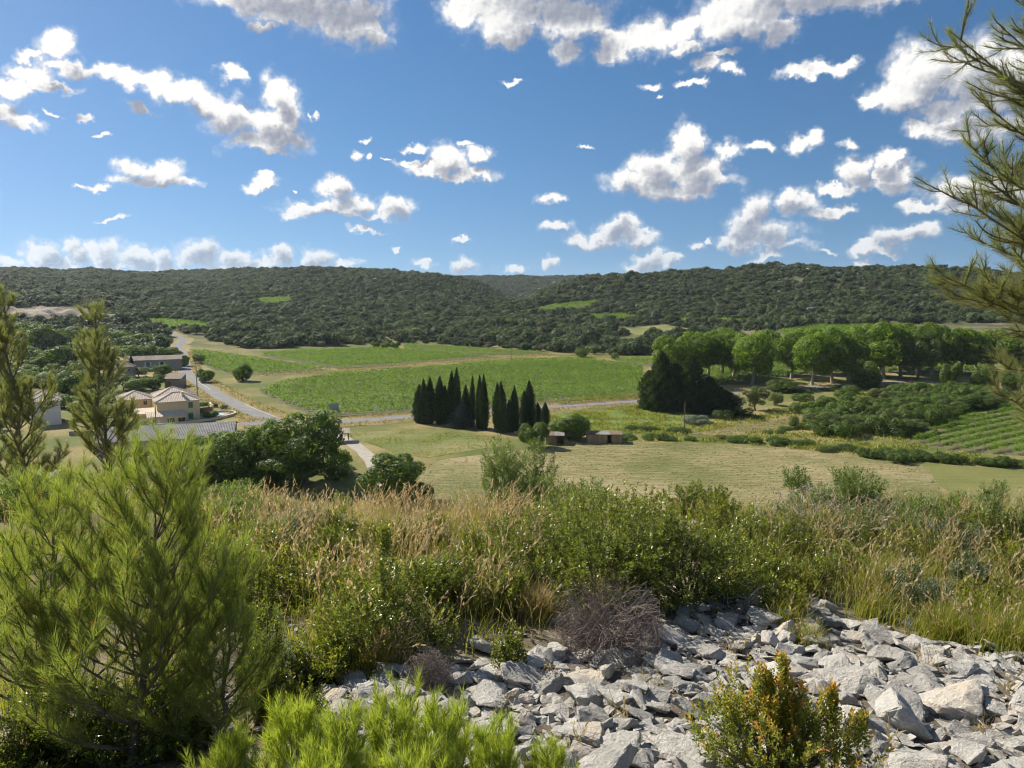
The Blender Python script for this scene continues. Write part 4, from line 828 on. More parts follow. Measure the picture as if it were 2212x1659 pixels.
# curved garden wall, terrace, pool, fence
W2 = lambda *pts: np.array([np.array([vl.p[0] + cos(YAW) * x - sin(YAW) * y, vl.p[1] + sin(YAW) * x + cos(YAW) * y]) for x, y in pts])
gw = smooth_line(W2((-4.0, -5.6), (0, -5.8), (5, -5.4), (10, -4.4), (15, -2.2), (18.6, .8), (20.2, 4.0), (19.6, 7.2), (17.6, 8.8), (15.5, 9.2)), .8)
def wall_strip(name, C, w, z0, z1, mat, capmat=None, label=None, cat='wall'):
    T = nrm(np.gradient(C, axis=0)); Nn = np.column_stack([-T[:, 1], T[:, 0]]); n = len(C)
    def prism(w_, a, b):
        V = np.stack([np.column_stack([C + Nn * w_ / 2, np.full(n, a)]), np.column_stack([C - Nn * w_ / 2, np.full(n, a)]), np.column_stack([C - Nn * w_ / 2, np.full(n, b)]), np.column_stack([C + Nn * w_ / 2, np.full(n, b)])], 1).reshape(-1, 3)
        i = np.arange(n - 1)[:, None] * 4; Fq = np.concatenate([i + np.array([[k, (k + 1) % 4, 4 + (k + 1) % 4, 4 + k]]) for k in range(4)])
        return MB().add(V, Fq).add(V[:4], [[0, 1, 2, 3]]).add(V[-4:], [[3, 2, 1, 0]])
    o0 = (C[0, 0], C[0, 1], 0); r = empty(name, o0); tag(r, label, cat)
    a = prism(w, z0, z1).build('wall', M[mat], r, origin=o0); a.location = (0, 0, 0)
    if capmat: b = prism(w + .12, z1, z1 + .1).build('coping', M[capmat], r, origin=o0); b.location = (0, 0, 0)
wall_strip('garden_wall', gw, .3, -.2, .55, 'ochre', 'cap', 'curved ochre garden wall sweeping round the villa terrace')
wall_strip('gate_wall', smooth_line(W2((15.2, 9.3), (15.0, 12.5), (15.4, 15.0)), .8), .3, 0, 2.3, 'ochre', 'cap', 'tall ochre gate wall beside the pool')
wall_strip('reed_fence', smooth_line(W2((10.6, 7.8), (12.8, 8.3), (15.0, 8.9)), .6), .08, 0, 1.9, 'fence', None, 'brown reed fence between villa and pool', 'fence')
pp = W2((11.2, 1.0), (16.5, 2.2), (16.0, 5.6), (10.9, 4.4)); po = MB().add(np.column_stack([pp, np.full(4, .34)]), [[0, 1, 2, 3]])
pr = empty('swimming_pool', (pp[0, 0], pp[0, 1], 0)); tag(pr, 'small turquoise swimming pool on the villa terrace', 'pool')
o = po.build('water', M['pool'], pr, origin=(pp[0, 0], pp[0, 1], 0)); o.location = (0, 0, 0)
mb = MB()
for i in range(4):
    a_, b_ = pp[i], pp[(i + 1) % 4]; t_ = nrm(b_ - a_); n_ = np.array([t_[1], -t_[0]])
    box(mb, 0, 1, 0, 1, 0, 1, xf=lambda V: np.column_stack([a_[None] - t_ * .25 + t_[None] * (np.linalg.norm(b_ - a_) + .5) * V[:, :1] + n_[None] * .5 * V[:, 1:2] * 1.0, .12 + V[:, 2] * .26 + .002 * i]))
o = mb.build('pool_edge', M['cap'], pr, origin=(pp[0, 0], pp[0, 1], 0)); o.location = (0, 0, 0)
sheet('terrace', None, M['gravel'], .12, 'pale paved terrace around the villa pool', 'terrace', 4, .0, poly=[tuple(p) for p in gw[2:]] + [tuple(p) for p in W2((15, 8.5), (10.5, 7.5), (10.5, -.1), (6.5, -.1), (6.4, -3.4), (-4, -3.4))])
rw = smooth_line([at(u, v, 0.0)[:2] for u, v in [(150,941),(260,938),(360,933),(440,926),(492,919)]], 2.0)
wall_strip('retaining_wall', rw, .4, -.2, 1.0, 'greywall', 'cap', 'long grey retaining wall behind the warehouse')
# white house, farmhouse, stone shed, warehouse
wh = House('white_house', 68, 922, radians(34), 'small white house with tiled roof behind the left pines')
wh.block(0, 6.6, 0, 7, -.5, 6.3, 'white'); wh.hip(0, 6.6, 0, 7, 6.3, 1.5, 'tile'); wh.window(2.2, 3.6, 1.0, 1.2, 0, 'bluegrey')
wh.block(.4, 6.2, 7, 13, 0, 6.6, 'white', 'rear_wall'); wh.hip(.4, 6.2, 7.1, 13, 6.6, 1.5, 'tile')
fh = House('farmhouse', 272, 803, radians(26), 'long grey farmhouse with pale blue shutters and old tiles', p=at(272, 803))
fh.block(0, 22, 0, 8, -1, 4.6, 'greywall'); fh.slope(0, 22, 0, 4.2, 4.6, 6.2, 'oldtile', .35); fh.slope(0, 22, 0, 0, 0, 0, 'oldtile') if False else None
fh.part('rear_roof', M['oldtile'], lambda mb: corrugated(mb, (22.3, 8.3, 4.6), (-.3, 8.3, 4.6), (-.3, 4.2, 6.2), (22.3, 4.2, 6.2), .42, .045))
fh.part('gable', M['greywall'], lambda mb: [mb.add([(x_, 0, 4.6), (x_, 8, 4.6), (x_, 4.2, 6.15)], [[0, 1, 2]]) for x_ in (0.0, 22.0)])
fh.window(13.5, 1.8, 1.3, 1.9, 0, 'bluegrey'); fh.window(8.0, 1.8, 1.3, 1.9, 0, 'bluegrey')
fh.part('chimney', M['greywall'], lambda mb: box(mb, -.4, .5, 3.6, 4.6, 5.4, 7.4))
f2 = House('farm_barn', 234, 820, radians(30), 'older farm barn with lichened tile roof behind the pines', p=at(234, 820))
f2.block(0, 9.6, 0, 8, -1, 4.6, 'greywall'); f2.hip(0, 9.6, 0, 8, 4.6, 2.2, 'oldtile'); f2.window(7.0, 2.8, .7, .9, 0)
ss = House('stone_shed', 356, 838, radians(8), 'small stone shed with sloping roof beside the village road', p=at(356, 838))
ss.block(0, 5.6, 0, 6.5, -.5, 3.2, 'stonewall'); ss.slope(0, 5.6, -.1, 6.6, 3.25, 4.6, 'oldtile', .25); ss.part('side_wall', M['stonewall'], lambda mb: [mb.add([(x_, 0, 3.2), (x_, 6.5, 3.2), (x_, 6.5, 4.5)], [[0, 1, 2]]) for x_ in (.05, 5.55)])
ss.part('door', M['wood'], lambda mb: box(mb, .5, 2.2, -.06, .02, -.3, 2.2))
wp = at(205, 985, 0.0); hs_ = House('warehouse', 0, 0, radians(17), 'long low warehouse with grey corrugated roof behind the leafy trees', 'warehouse', p=wp)
hs_.block(0, 27, 0, 17, -.3, 2.6, 'greywall'); hs_.slope(0, 27, 0, 8.6, 2.7, 4.5, 'fibre', .4, .34, amp=.05)
hs_.part('rear_roof', M['fibre'], lambda mb: corrugated(mb, (27.4, 17.4, 2.7), (-.4, 17.4, 2.7), (-.4, 8.6, 4.5), (27.4, 8.6, 4.5), .34, .05))
hs_.part('gable', M['greywall'], lambda mb: [mb.add([(x_, 0, 2.6), (x_, 17, 2.6), (x_, 8.6, 4.4)], [[0, 1, 2]]) for x_ in (0.02, 26.98)])
cpv = at(712, 958, 0.0); co = House('carport', 0, 0, radians(15), 'small open carport with flat dark roof beside the lane', 'carport', p=cpv)
co.slope(0, 4.5, 0, 4.5, 2.2, 2.5, 'oldtile', .2)
for x_ in (.15, 4.2):
    for y_ in (.2, 4.2): co.part('post', M['wood'], lambda mb: box(mb, x_, x_ + .15, y_, y_ + .15, 0, 2.25))
# field sheds: boarded huts with ragged roofs
def hut(u, v, w, d, h, yaw, label, bays, doors):
    s_ = House('field_shed', u, v, yaw, label, 'shed'); n = int(w / .3)
    for k in range(n):
        x_ = k * w / n; inn = any(a_ <= x_ <= b_ for a_, b_ in doors)
        if not inn: s_.part('plank', M['plank'], lambda mb: box(mb, x_ + .008, x_ + w / n - .008, rng.uniform(-.02, .02), .05, 0, h + rng.uniform(-.06, .04)))
    s_.part('side_wall', M['plank'], lambda mb: [box(mb, 0, .05, .06, d, 0, h + .1), box(mb, w - .05, w, .06, d, 0, h + .1), box(mb, 0.06, w - .06, d - .05, d, 0, h + .1)])
    for k in range(bays): s_.part('roof_sheet', M['fibre' if k % 2 else 'wood'], lambda mb: box(mb, w * k / bays - .15, w * (k + 1) / bays + .08, -.35, d + .3, h + .14 + .03 * (k % 2), h + .17 + .03 * (k % 2), xf=lambda V: V + np.column_stack([V[:, 0] * 0, V[:, 0] * 0, V[:, 1] * .06 + rng.normal(0, .02)])))
    for a_ in [0] + [b_ for dd in doors for b_ in dd] + [w]: s_.part('post', M['wood'], lambda mb: box(mb, a_ - .05, a_ + .05, -.12, -.03, 0, h + .12))
M['plank'] = surf_mat('sun_bleached_boards', [(.3, (.30, .22, .12)), (.7, (.46, .35, .21))], 3, 8, stretch=(1, 1, .1), bump=.3)
hut(1180, 960, 4.0, 3.0, 2.0, radians(-4), 'narrow boarded field shed next to the fig bush', 2, [(2.4, 3.9)])
hut(1268, 957, 8.0, 3.0, 1.9, radians(-2), 'long boarded field shed with sagging sheet roof', 3, [(4.6, 5.4)])

# ------------------------------------------------------------------ poles, signs, wires
def pole(u, vb, vt, r0, r1, mat, label, sides=8, arm=None, lamp=False, name='utility_pole', square=False):
    p = at(u, vb); dpt = p[1] * cp - (p[2] - ZC) * sp; h = (vb - vt) * dpt / F / cp
    r = empty(name, tuple(p)); tag(r, label, 'pole')
    mb = MB(); tube(mb, [(0, 0, -.3), (0, 0, h * .5), (0, 0, h)], [r0, (r0 + r1) / 2, r1], 4 if square else sides); mb.build('shaft', M[mat], r)
    if arm:
        mb = MB(); box(mb, -arm / 2, arm / 2, -.06, .06, h - .35, h - .22); mb.build('crossarm', M['metal'], r)
        for k in (-1, 0, 1): mb = MB(); tube(mb, [(k * arm * .45, 0, h - .22), (k * arm * .45, 0, h + .08)], [.05, .04], 6); mb.build('insulator', M['glass'], r)
    if lamp:
        mb = MB(); tube(mb, [(0, 0, h - .2), (.8, -.2, h), (1.9, -.4, h + .02)], [.05, .05, .04], 6); box(mb, 1.7, 2.4, -.55, -.3, h - .06, h + .06); mb.build('lamp_arm', M['metal'], r)
    return p + [0, 0, h]
t1 = pole(427, 863, 781, .34, .20, 'concrete', 'tall tapering concrete pole with street lamp beside the village road', arm=2.2, lamp=True, square=True)
t2 = pole(1104, 787, 740, .20, .13, 'wood', 'wooden utility pole standing in the upper vineyard', arm=2.4)
t3 = pole(1478, 941, 866, .12, .09, 'wood', 'slim wooden pole at the corner of the mown field')
t4 = pole(338, 927, 869, .12, .10, 'wood', 'slim pole in front of the ochre villa')
t5 = pole(1677, 742, 704, .22, .14, 'concrete', 'grey pole in front of the vineyard behind the planes', arm=2.2)
r = empty('power_pylon', tuple(at(1717, 571))); tag(r, 'distant two legged power pylon on the hill crest', 'pylon')
mb = MB()
for x_ in (-3.2, 3.2):
    mb = MB(); tube(mb, [(x_, 0, -1), (x_, 0, 11.5)], [.28, .22], 6); mb.build('leg', M['concrete'], r)
mb = MB(); box(mb, -7.0, 7.0, -.2, .2, 10.9, 11.4); mb.build('crossarm', M['metal'], r)
def sign(u, vb, board, z, mat, yaw, label, back=None, tilt=0.0, second=None):
    p = at(u, vb); r = empty('road_sign', tuple(p), yaw); tag(r, label, 'road sign')
    mb = MB()
    for x_ in ((-board[0] * .3, board[0] * .3) if board[0] > 1 else (0,)): tube(mb, [(x_, 0, -.2), (x_, 0, z + board[1] * .5)], [.035, .035], 6)
    mb.build('post', M['metal'], r); mb = MB()
    box(mb, -board[0] / 2, board[0] / 2, -.075, -.045, z, z + board[1]); o = mb.build('board', M[mat], r)
    o.rotation_euler = (0, tilt, 0)
    if second: mb = MB(); box(mb, second[0], second[1], -.08, -.05, second[2], second[3]); mb.build('plate', M['signwhite'], r)
sign(722, 898, (2.6, 1.7), 1.7, 'signback', .25, 'large blue grey road sign board seen from behind at the junction', second=(1.1, 1.55, .2, 1.6))
sign(803, 897, (.5, 1.9), 1.2, 'signwhite', .3, 'white tilted road sign beside the big vineyard', tilt=radians(28))
sign(1210, 870, (.7, .5), 1.4, 'signwhite', .0, 'small white road sign at the edge of the yellowing vines')
sign(1292, 869, (.6, .6), 1.2, 'signyellow', .0, 'small yellow road sign beside the meadow')
def wire(a, b, sag, label):
    t = np.linspace(0, 1, 14)[:, None]; P = np.asarray(a) * (1 - t) + np.asarray(b) * t - np.array([0, 0, 1.0]) * sag * 4 * t * (1 - t)
    mb = MB(); tube(mb, P, .018, 4); tag(mb.build('overhead_wire', M['metal']), label, 'wire')
wire(t4, t1, 1.0, 'thin overhead wire from the slim pole to the concrete pole')
# ------------------------------------------------------------------ foreground materials
M['lime'] = leaf_mat('young_pine_needles', [(0, (.26, .14, .03)), (.12, (.16, .19, .03)), (.5, (.25, .31, .05)), (1, (.42, .46, .09))], 0.46, 0.45, 0.3, 0.05)
M['needle'] = leaf_mat('pine_needles', [(0, (.38, .19, .05)), (.10, (.26, .17, .05)), (.14, (.10, .135, .035)), (.55, (.185, .235, .060)), (1, (.33, .38, .10))], 0.48, 0.45, 0.3, 0.05)
M['dusty'] = leaf_mat('dusty_pine_needles', [(0, (.20, .13, .06)), (.2, (.11, .13, .055)), (.6, (.20, .22, .095)), (1, (.30, .31, .15))], 0.40, 0.45, 0.35, 0.05)
M['pinebark'] = surf_mat('young_pine_bark', [(.3, (.10, .08, .06)), (.6, (.22, .18, .14)), (.8, (.34, .30, .26))], 25, bump=.5, bdist=.005)
M['box'] = leaf_mat('glossy_dark_leaves', [(0, (.085, .105, .022)), (.5, (.165, .190, .036)), (.85, (.27, .275, .06)), (1, (.38, .31, .09))], 0.48, 0.32, 0.5, 0.05)
M['boxy'] = leaf_mat('yellow_green_box_leaves', [(0, (.09, .115, .02)), (.5, (.19, .205, .034)), (.85, (.32, .31, .055)), (1, (.46, .33, .07))], 0.48, 0.35, 0.45, 0.05)
M['orange'] = leaf_mat('orange_tipped_box_leaves', [(0, (.09, .115, .02)), (.45, (.20, .22, .036)), (.76, (.38, .35, .07)), (.88, (.54, .34, .08)), (1, (.60, .29, .07))], 0.46, 0.38, 0.4, 0.0)
M['juniper'] = leaf_mat('juniper_sprays', [(0, (.085, .12, .04)), (.5, (.165, .21, .07)), (1, (.27, .32, .12))], 0.42, 0.5, 0.3, 0.06)
M['sage'] = leaf_mat('grey_green_leaves', [(0, (.10, .13, .075)), (.5, (.18, .21, .13)), (1, (.29, .31, .21))], 0.32, 0.5, 0.25, 0.05)
M['twig'] = surf_mat('dead_grey_twigs', [(.3, (.15, .12, .10)), (.7, (.30, .25, .215))], 30)
M['paletwig'] = surf_mat('bleached_twigs', [(.3, (.28, .25, .21)), (.7, (.46, .42, .37))], 30)
M['straw'] = leaf_mat('dry_grass', [(0, (.13, .15, .035)), (.35, (.25, .22, .075)), (.75, (.43, .345, .155)), (1, (.56, .46, .28))], 0.42, 0.5, 0.3, 0.0, (1.2, 1.1, .8))
M['head'] = leaf_mat('grass_heads', [(0, (.29, .215, .105)), (.5, (.46, .36, .20)), (1, (.61, .52, .35))], 0.40, 0.6, 0.2, 0.0, (1.2, 1.1, .85))
M['grass'] = leaf_mat('green_grass', [(0, (.11, .135, .02)), (.5, (.21, .235, .038)), (.85, (.33, .31, .075)), (1, (.46, .37, .15))], 0.46, 0.45, 0.3, 0.0)
def stone_mat():
    m, nt, out = _mat('limestone'); tc = nn(nt, 'TexCoord'); v = tc.outputs['Object']; oi = nn(nt, 'ObjectInfo')
    v = put(nt, nn(nt, 'VectorMath', operation='ADD'), {0: v, 1: put(nt, nn(nt, 'VectorMath', operation='SCALE'), {0: (7.0, 3.0, 5.0), 'Scale': oi.outputs['Random']}).outputs[0]}).outputs[0]
    n1 = put(nt, nn(nt, 'TexNoise'), {'Vector': v, 'Scale': 1.8, 'Detail': 9.0, 'Roughness': 0.65}); n2 = put(nt, nn(nt, 'TexNoise'), {'Vector': v, 'Scale': 16.0, 'Detail': 8.0, 'Roughness': 0.7})
    f = put(nt, nn(nt, 'Math', operation='MULTIPLY_ADD'), {0: n2.outputs[0], 1: 0.5, 2: -0.25}); f = put(nt, nn(nt, 'Math', operation='ADD'), {0: f.outputs[0], 1: n1.outputs[0]})
    c = ramp(nt, f.outputs[0], [(.26, (.32, .30, .265)), (.40, (.50, .475, .43)), (.55, (.62, .59, .54)), (.72, (.72, .69, .635))])
    warm = put(nt, nn(nt, 'TexNoise'), {'Vector': v, 'Scale': 0.9, 'Detail': 4.0}); k = put(nt, nn(nt, 'MapRange'), {'Value': warm.outputs[0], 'From Min': .52, 'From Max': .72, 'To Max': .55})
    c = put(nt, nn(nt, 'Mix', data_type='RGBA', blend_type='MULTIPLY'), {0: k.outputs[0], 6: c, 7: (1.0, .82, .62, 1)}).outputs[2]
    mr = put(nt, nn(nt, 'MapRange'), {'Value': oi.outputs['Random'], 'To Min': .78, 'To Max': 1.16}); c = put(nt, nn(nt, 'HueSaturation'), {'Color': c, 'Value': mr.outputs[0]}).outputs[0]
    p = put(nt, nn(nt, 'BsdfPrincipled'), {'Base Color': c, 'Roughness': .92, 'Specular IOR Level': .15})
    h = put(nt, nn(nt, 'Math', operation='MULTIPLY_ADD'), {0: n1.outputs[0], 1: 2.0, 2: n2.outputs[0]})
    bp = put(nt, nn(nt, 'Bump'), {'Height': h.outputs[0], 'Strength': .75, 'Distance': .06}); nt.links.new(bp.outputs[0], p.inputs['Normal'])
    nt.links.new(p.outputs[0], out.inputs[0]); return m
M['stone'] = stone_mat()

# ------------------------------------------------------------------ limestone scree
import bmesh
def stone_mesh(seed, fine=True):
    q = np.random.default_rng(seed); bm = bmesh.new(); k = 13 if fine else 9
    dims = np.array([.5, q.uniform(.28, .42), q.uniform(.10, .20)]); p = q.uniform(-1, 1, (k, 3)); p = p / np.max(np.abs(p) ** 1.0, 1, keepdims=True) ** .8
    for v in p * dims: bm.verts.new(v)
    g = bmesh.ops.convex_hull(bm, input=bm.verts[:]); bmesh.ops.delete(bm, geom=[e for e in g['geom_interior'] if isinstance(e, bmesh.types.BMVert)], context='VERTS')
    bmesh.ops.dissolve_limit(bm, angle_limit=radians(9), verts=bm.verts[:], edges=bm.edges[:])
    if fine:
        bmesh.ops.bevel(bm, geom=bm.edges[:], offset=.018, segments=1, affect='EDGES', profile=.5)
        bmesh.ops.triangulate(bm, faces=bm.faces[:])
        bmesh.ops.subdivide_edges(bm, edges=[e for e in bm.edges if e.calc_length() > .16], cuts=2, use_grid_fill=False); bmesh.ops.triangulate(bm, faces=bm.faces[:])
        bmesh.ops.subdivide_edges(bm, edges=[e for e in bm.edges if e.calc_length() > .12], cuts=1); bmesh.ops.triangulate(bm, faces=bm.faces[:])
        bm.normal_update(); C = np.array([v.co for v in bm.verts]); Nn = np.array([v.normal for v in bm.verts])
        d = .022 * wav(C[:, 0] + C[:, 2], C[:, 1] - C[:, 2], .28, seed) + .016 * wav(C[:, 0] - C[:, 2], C[:, 1] * 1.3 + C[:, 2], .13, seed + 1)
        for v, n_, a in zip(bm.verts, Nn, d): v.co += Vector(n_ * a)
    me = bpy.data.meshes.new('stone'); bm.to_mesh(me); bm.free(); me.materials.append(M['stone'])
    if fine:
        me.polygons.foreach_set('use_smooth', np.ones(len(me.polygons), bool)); me.set_sharp_from_angle(angle=radians(28))
    return me
STONES = [stone_mesh(i) for i in range(34)]
SCREE = [tuple(at(u, v)[:2]) for u, v in [(700,1520),(760,1470),(860,1440),(985,1465),(1090,1440),(1190,1395),(1290,1405),(1420,1330),(1500,1308),(1620,1298),(1700,1300),(1800,1328),(1900,1368),(2040,1392),(2212,1412),(2420,1430),(2500,1659)]] + [(4.2, 1.6), (.2, 1.4), (-.7, 2.0), (-.95, 2.8)]
def scree_mat():
    return surf_mat('gap_shade_soil', [(.3, (.08, .065, .05)), (.5, (.15, .125, .095)), (.7, (.25, .22, .185))], 6, 8, bump=.8, bscale=14, bdist=.04)  # soil tone darkened to put shade into the gaps between stones
scree = sheet('scree', None, scree_mat(), .012, 'slope of loose grey limestone rubble', 'scree', .25, .03, poly=SCREE)
q = np.random.default_rng(303)
a = np.array(SCREE); placed = []
def put_stone(x, y, s, me, lift, tilt, parent=None, name='stone', yaw=None):
    z = float(H(x, y)); sx = s * q.uniform(.9, 1.1); o = bpy.data.objects.new(name, me); COL.objects.link(o)
    o.location = (x, y, z + lift); o.rotation_euler = (q.normal(0, tilt) - .08, q.normal(0, tilt), q.uniform(0, 6.28) if yaw is None else yaw); o.scale = (sx, s * q.uniform(.85, 1.15), s * q.uniform(.8, 1.25))
    if parent is not None: o.parent = parent
    placed.append((x, y, s * .5, z + lift)); return o
BOUL = [(1845,1500,.42,'big rounded boulder right of the orange tipped bush'),(1955,1540,.32,'blocky grey boulder right of the big rounded boulder'),(2075,1545,.46,'long low boulder near the picture edge'),(1270,1478,.30,'flat pale slab tilted in the middle of the scree'),(965,1462,.19,'dark upright stone beside the small dead bush'),(765,1478,.22,'pitted white rock at the left end of the scree'),
        (1500,1470,.24,'pale rectangular slab above the orange tipped bush'),(1620,1385,.32,'tilted slab below the dark shrubs'),(1470,1640,.40,'large pale slab at the bottom edge'),(1205,1415,.24,'pale cracked rock beside the small sprig')]
for i, (u, v, s, l) in enumerate(BOUL):
    p = at(u, v); tag(put_stone(p[0], p[1], s * .85, STONES[(i * 3 + 1) % 34], s * .10, .12, None, 'boulder'), l, 'boulder', 'boulders of the limestone slope')
LEFT = [at(u, v)[:2] for u, v in [(700,1500),(740,1545),(800,1520),(850,1455),(890,1500),(940,1520),(980,1480),(820,1560),(640,1420),(900,1400),(700,1440),(1040,1400),(1030,1440),(960,1560),(900,1580),(1000,1600)]]
n_st = 0
for pt in LEFT:
    put_stone(pt[0], pt[1], q.uniform(.12, .22), STONES[q.integers(0, 34)], .02, .25, scree); n_st += 1
for smin, smax, want in ((.18, .28, 84), (.12, .19, 200)):
    tries = 0
    while want and tries < 6000:
        tries += 1; x, y = q.uniform(a[:, 0].min(), a[:, 0].max()), q.uniform(a[:, 1].min(), a[:, 1].max()); s = q.uniform(smin, smax)
        if not inside(SCREE, np.array([x]), np.array([y]))[0]: continue
        uu, vv = project(np.array([x, y, H(x, y)]))
        if not (-40 < uu < 2290 and vv < 1760): continue
        if any((x - b[0]) ** 2 + (y - b[1]) ** 2 < (.46 * (s * .5 + b[2])) ** 2 for b in placed): continue
        put_stone(x, y, s, STONES[q.integers(0, 34)], s * q.uniform(.06, .30), .25, scree); want -= 1; n_st += 1
RUB = [stone_mesh(200 + i, False) for i in range(10)]
def rubble():
    mb = MB(); arr = []
    for me in RUB:
        V = np.zeros(len(me.vertices) * 3); me.vertices.foreach_get('co', V); arr.append((V.reshape(-1, 3), [tuple(p.vertices) for p in me.polygons]))
    k = 0
    while k < 6200:
        x, y = q.uniform(a[:, 0].min() - .8, a[:, 0].max()), q.uniform(a[:, 1].min(), a[:, 1].max() + .2)
        ins = inside(SCREE, np.array([x]), np.array([y]))[0]
        if not ins and q.random() > .05: continue
        V, Fc = arr[q.integers(0, 10)]; s = q.uniform(.035, .14) * q.choice([1, 1, .7]); a_, b_, c_ = q.uniform(0, 6.28), q.normal(0, .35), q.normal(0, .35)
        Rz = np.array([[cos(a_), -sin(a_), 0], [sin(a_), cos(a_), 0], [0, 0, 1]]); Rx = np.array([[1, 0, 0], [0, cos(b_), -sin(b_)], [0, sin(b_), cos(b_)]]); Ry = np.array([[cos(c_), 0, sin(c_)], [0, 1, 0], [-sin(c_), 0, cos(c_)]])
        W = (V * s) @ (Rz @ Rx @ Ry).T + [x, y, float(H(x, y)) + s * q.uniform(-.05, .26)]
        by = {}
        for f in Fc: by.setdefault(len(f), []).append(f)
        first = True
        base_n = mb.n
        mb.V.append(W); mb.n += len(W)
        for m_, fs in by.items():
            fa = np.array(fs) + base_n; mb.Fc.append(fa); mb.T.append(np.full(len(fa), .5)); mb.M.append(np.zeros(len(fa), int))
        k += 1
    o = mb.build('rubble', M['stone'], scree); o['kind'] = 'stuff'
rubble()

# ------------------------------------------------------------------ grasses
def grass(name, pts, h, mat, label, w=.004, lean=.35, heads=0.0, head_mat='head', wind=(.25, -.1), tint=(.2, 1.0), thr=.5, kindtag='stuff', headlen=.12, hw=.010):
    pts = np.asarray(pts); n = len(pts); hh = rng.uniform(h[0], h[1], n) * rng.uniform(.75, 1.15, n)
    P = np.column_stack([pts, H(pts[:, 0], pts[:, 1]) - .01]); az = rng.uniform(0, 2 * pi, n)
    d = np.column_stack([np.cos(az), np.sin(az), np.zeros(n)]) * (lean * rng.uniform(.15, 1.2, n))[:, None] + [wind[0] * .5, wind[1] * .5, 0]
    t = np.array([0, .4, .75, 1.0]); C = P[:, None] + (np.array([0, 0, 1.0]) * (t - .22 * np.linalg.norm(d, axis=1)[:, None] * t ** 2)[..., None] + d[:, None] * (t ** 2)[None, :, None]) * hh[:, None, None]
    sd = nrm(np.cross(d + 1e-3 * rdir(n), [0, 0, 1.0]) + .6 * rdir(n) * [1, 1, 0]); wd = np.array([1, .85, .55, .05]) * w * .5
    V = np.stack([C - sd[:, None] * wd[None, :, None] * rng.uniform(.7, 1.3, n)[:, None, None], C + sd[:, None] * wd[None, :, None]], 2).reshape(n, 8, 3)
    b = np.arange(n)[:, None] * 8; Fq = np.concatenate([b + np.array([[0, 1, 3, 2]]), b + np.array([[2, 3, 5, 4]]), b + np.array([[4, 5, 7, 6]])])
    mb = MB(); ti = rng.uniform(tint[0], tint[1], n); mb.add(V, Fq, np.tile(ti, 3))
    k = rng.random(n) < heads
    if k.any():
        E, Tn = C[k, 3], nrm(C[k, 3] - C[k, 2]); m = k.sum(); r_ = 9; s = np.repeat(np.arange(m), r_); f = np.tile(np.linspace(0, 1, r_), m)
        Q = E[s] - Tn[s] * (f * headlen)[:, None]; A = nrm(Tn[s] + .45 * rdir(m * r_)); L = headlen * .28 * rng.uniform(.7, 1.3, m * r_)
        kites(mb, Q, A, rdir(m * r_), L, hw * rng.uniform(.6, 1.3, m * r_), rng.uniform(0, 1, m * r_), 1)
    o = mb.build(name, [M[mat], M[head_mat]]); return tag(o, label, 'grass', kind=kindtag)
def in_uv(uv, n, dens=None, zmax=None):
    """points spread evenly over the ground inside this outline"""
    poly = [tuple(at(u, v)[:2]) for u, v in uv]; A = np.array(poly); o = []
    while sum(map(len, o)) < n:
        x = rng.uniform(A[:, 0].min(), A[:, 0].max(), n); y = rng.uniform(A[:, 1].min(), A[:, 1].max(), n); k = inside(poly, x, y)
        if dens is not None: k &= rng.random(n) < dens(x, y)
        o.append(np.column_stack([x[k], y[k]]))
    return np.concatenate(o)[:n]
tuft = lambda lam, s, lo=-.1: (lambda x, y: np.clip(wav(x, y, lam, s) * 1.2 - lo, .06, 1))
grass('dry_grass', in_uv([(330,1250),(420,1160),(700,1120),(1000,1120),(1220,1150),(1200,1260),(1180,1390),(1000,1420),(850,1470),(640,1450),(560,1380)], 9000, tuft(.6, 51, .15)), (.16, .36), 'straw', 'tall tan dry grass on the brow in the middle', .0042, .45, .22)
grass('tall_grass', in_uv([(400,1210),(560,1130),(900,1120),(1180,1140),(1160,1300),(1000,1400),(800,1420),(620,1360)], 900, tuft(.9, 52)), (.34, .58), 'straw', 'long dry grass stems with feathery heads', .0032, .40, .95, headlen=.15, hw=.012, tint=(.4, 1))
xb, yb = rng.uniform(-7, 8.5, 14000), rng.uniform(7.0, 9.4, 14000); kb = rng.random(14000) < tuft(.8, 53, .05)(xb, yb)
grass('brow_grass', np.column_stack([xb, yb])[kb], (.16, .36), 'straw', 'dry grass along the edge of the brow', .005, .45, .25, headlen=.12, hw=.012)
xb, yb = rng.uniform(-9, 12, 4500), rng.uniform(9.0, 13, 4500)
grass('slope_grass', np.column_stack([xb, yb]), (.25, .48), 'straw', 'dry grass hanging over the edge of the brow', .008, .5, .15)
grass('green_grass', in_uv([(1560,1290),(1600,1190),(1750,1150),(2000,1150),(2300,1160),(2300,1440),(2100,1400),(1950,1380),(1800,1330),(1700,1300)], 9500, tuft(.45, 54, .3)), (.10, .30), 'grass', 'bright green grass above the right of the scree', .0045, .5, .05, tint=(.1, 1))
grass('mixed_grass', in_uv([(400,1250),(480,1170),(700,1130),(1000,1130),(1200,1160),(1190,1380),(1000,1420),(850,1470),(640,1450)], 6500, tuft(.5, 57, .1)), (.12, .30), 'grass', 'green blades growing through the dry grass', .0045, .5, 0)
grass('undergrowth_grass', in_uv([(-150,1190),(200,1150),(420,1170),(470,1400),(420,1600),(250,1659),(-150,1659)], 6500, tuft(.5, 58, .0)), (.12, .32), 'grass', 'mixed grass under the young pines on the left', .0045, .55, .04)
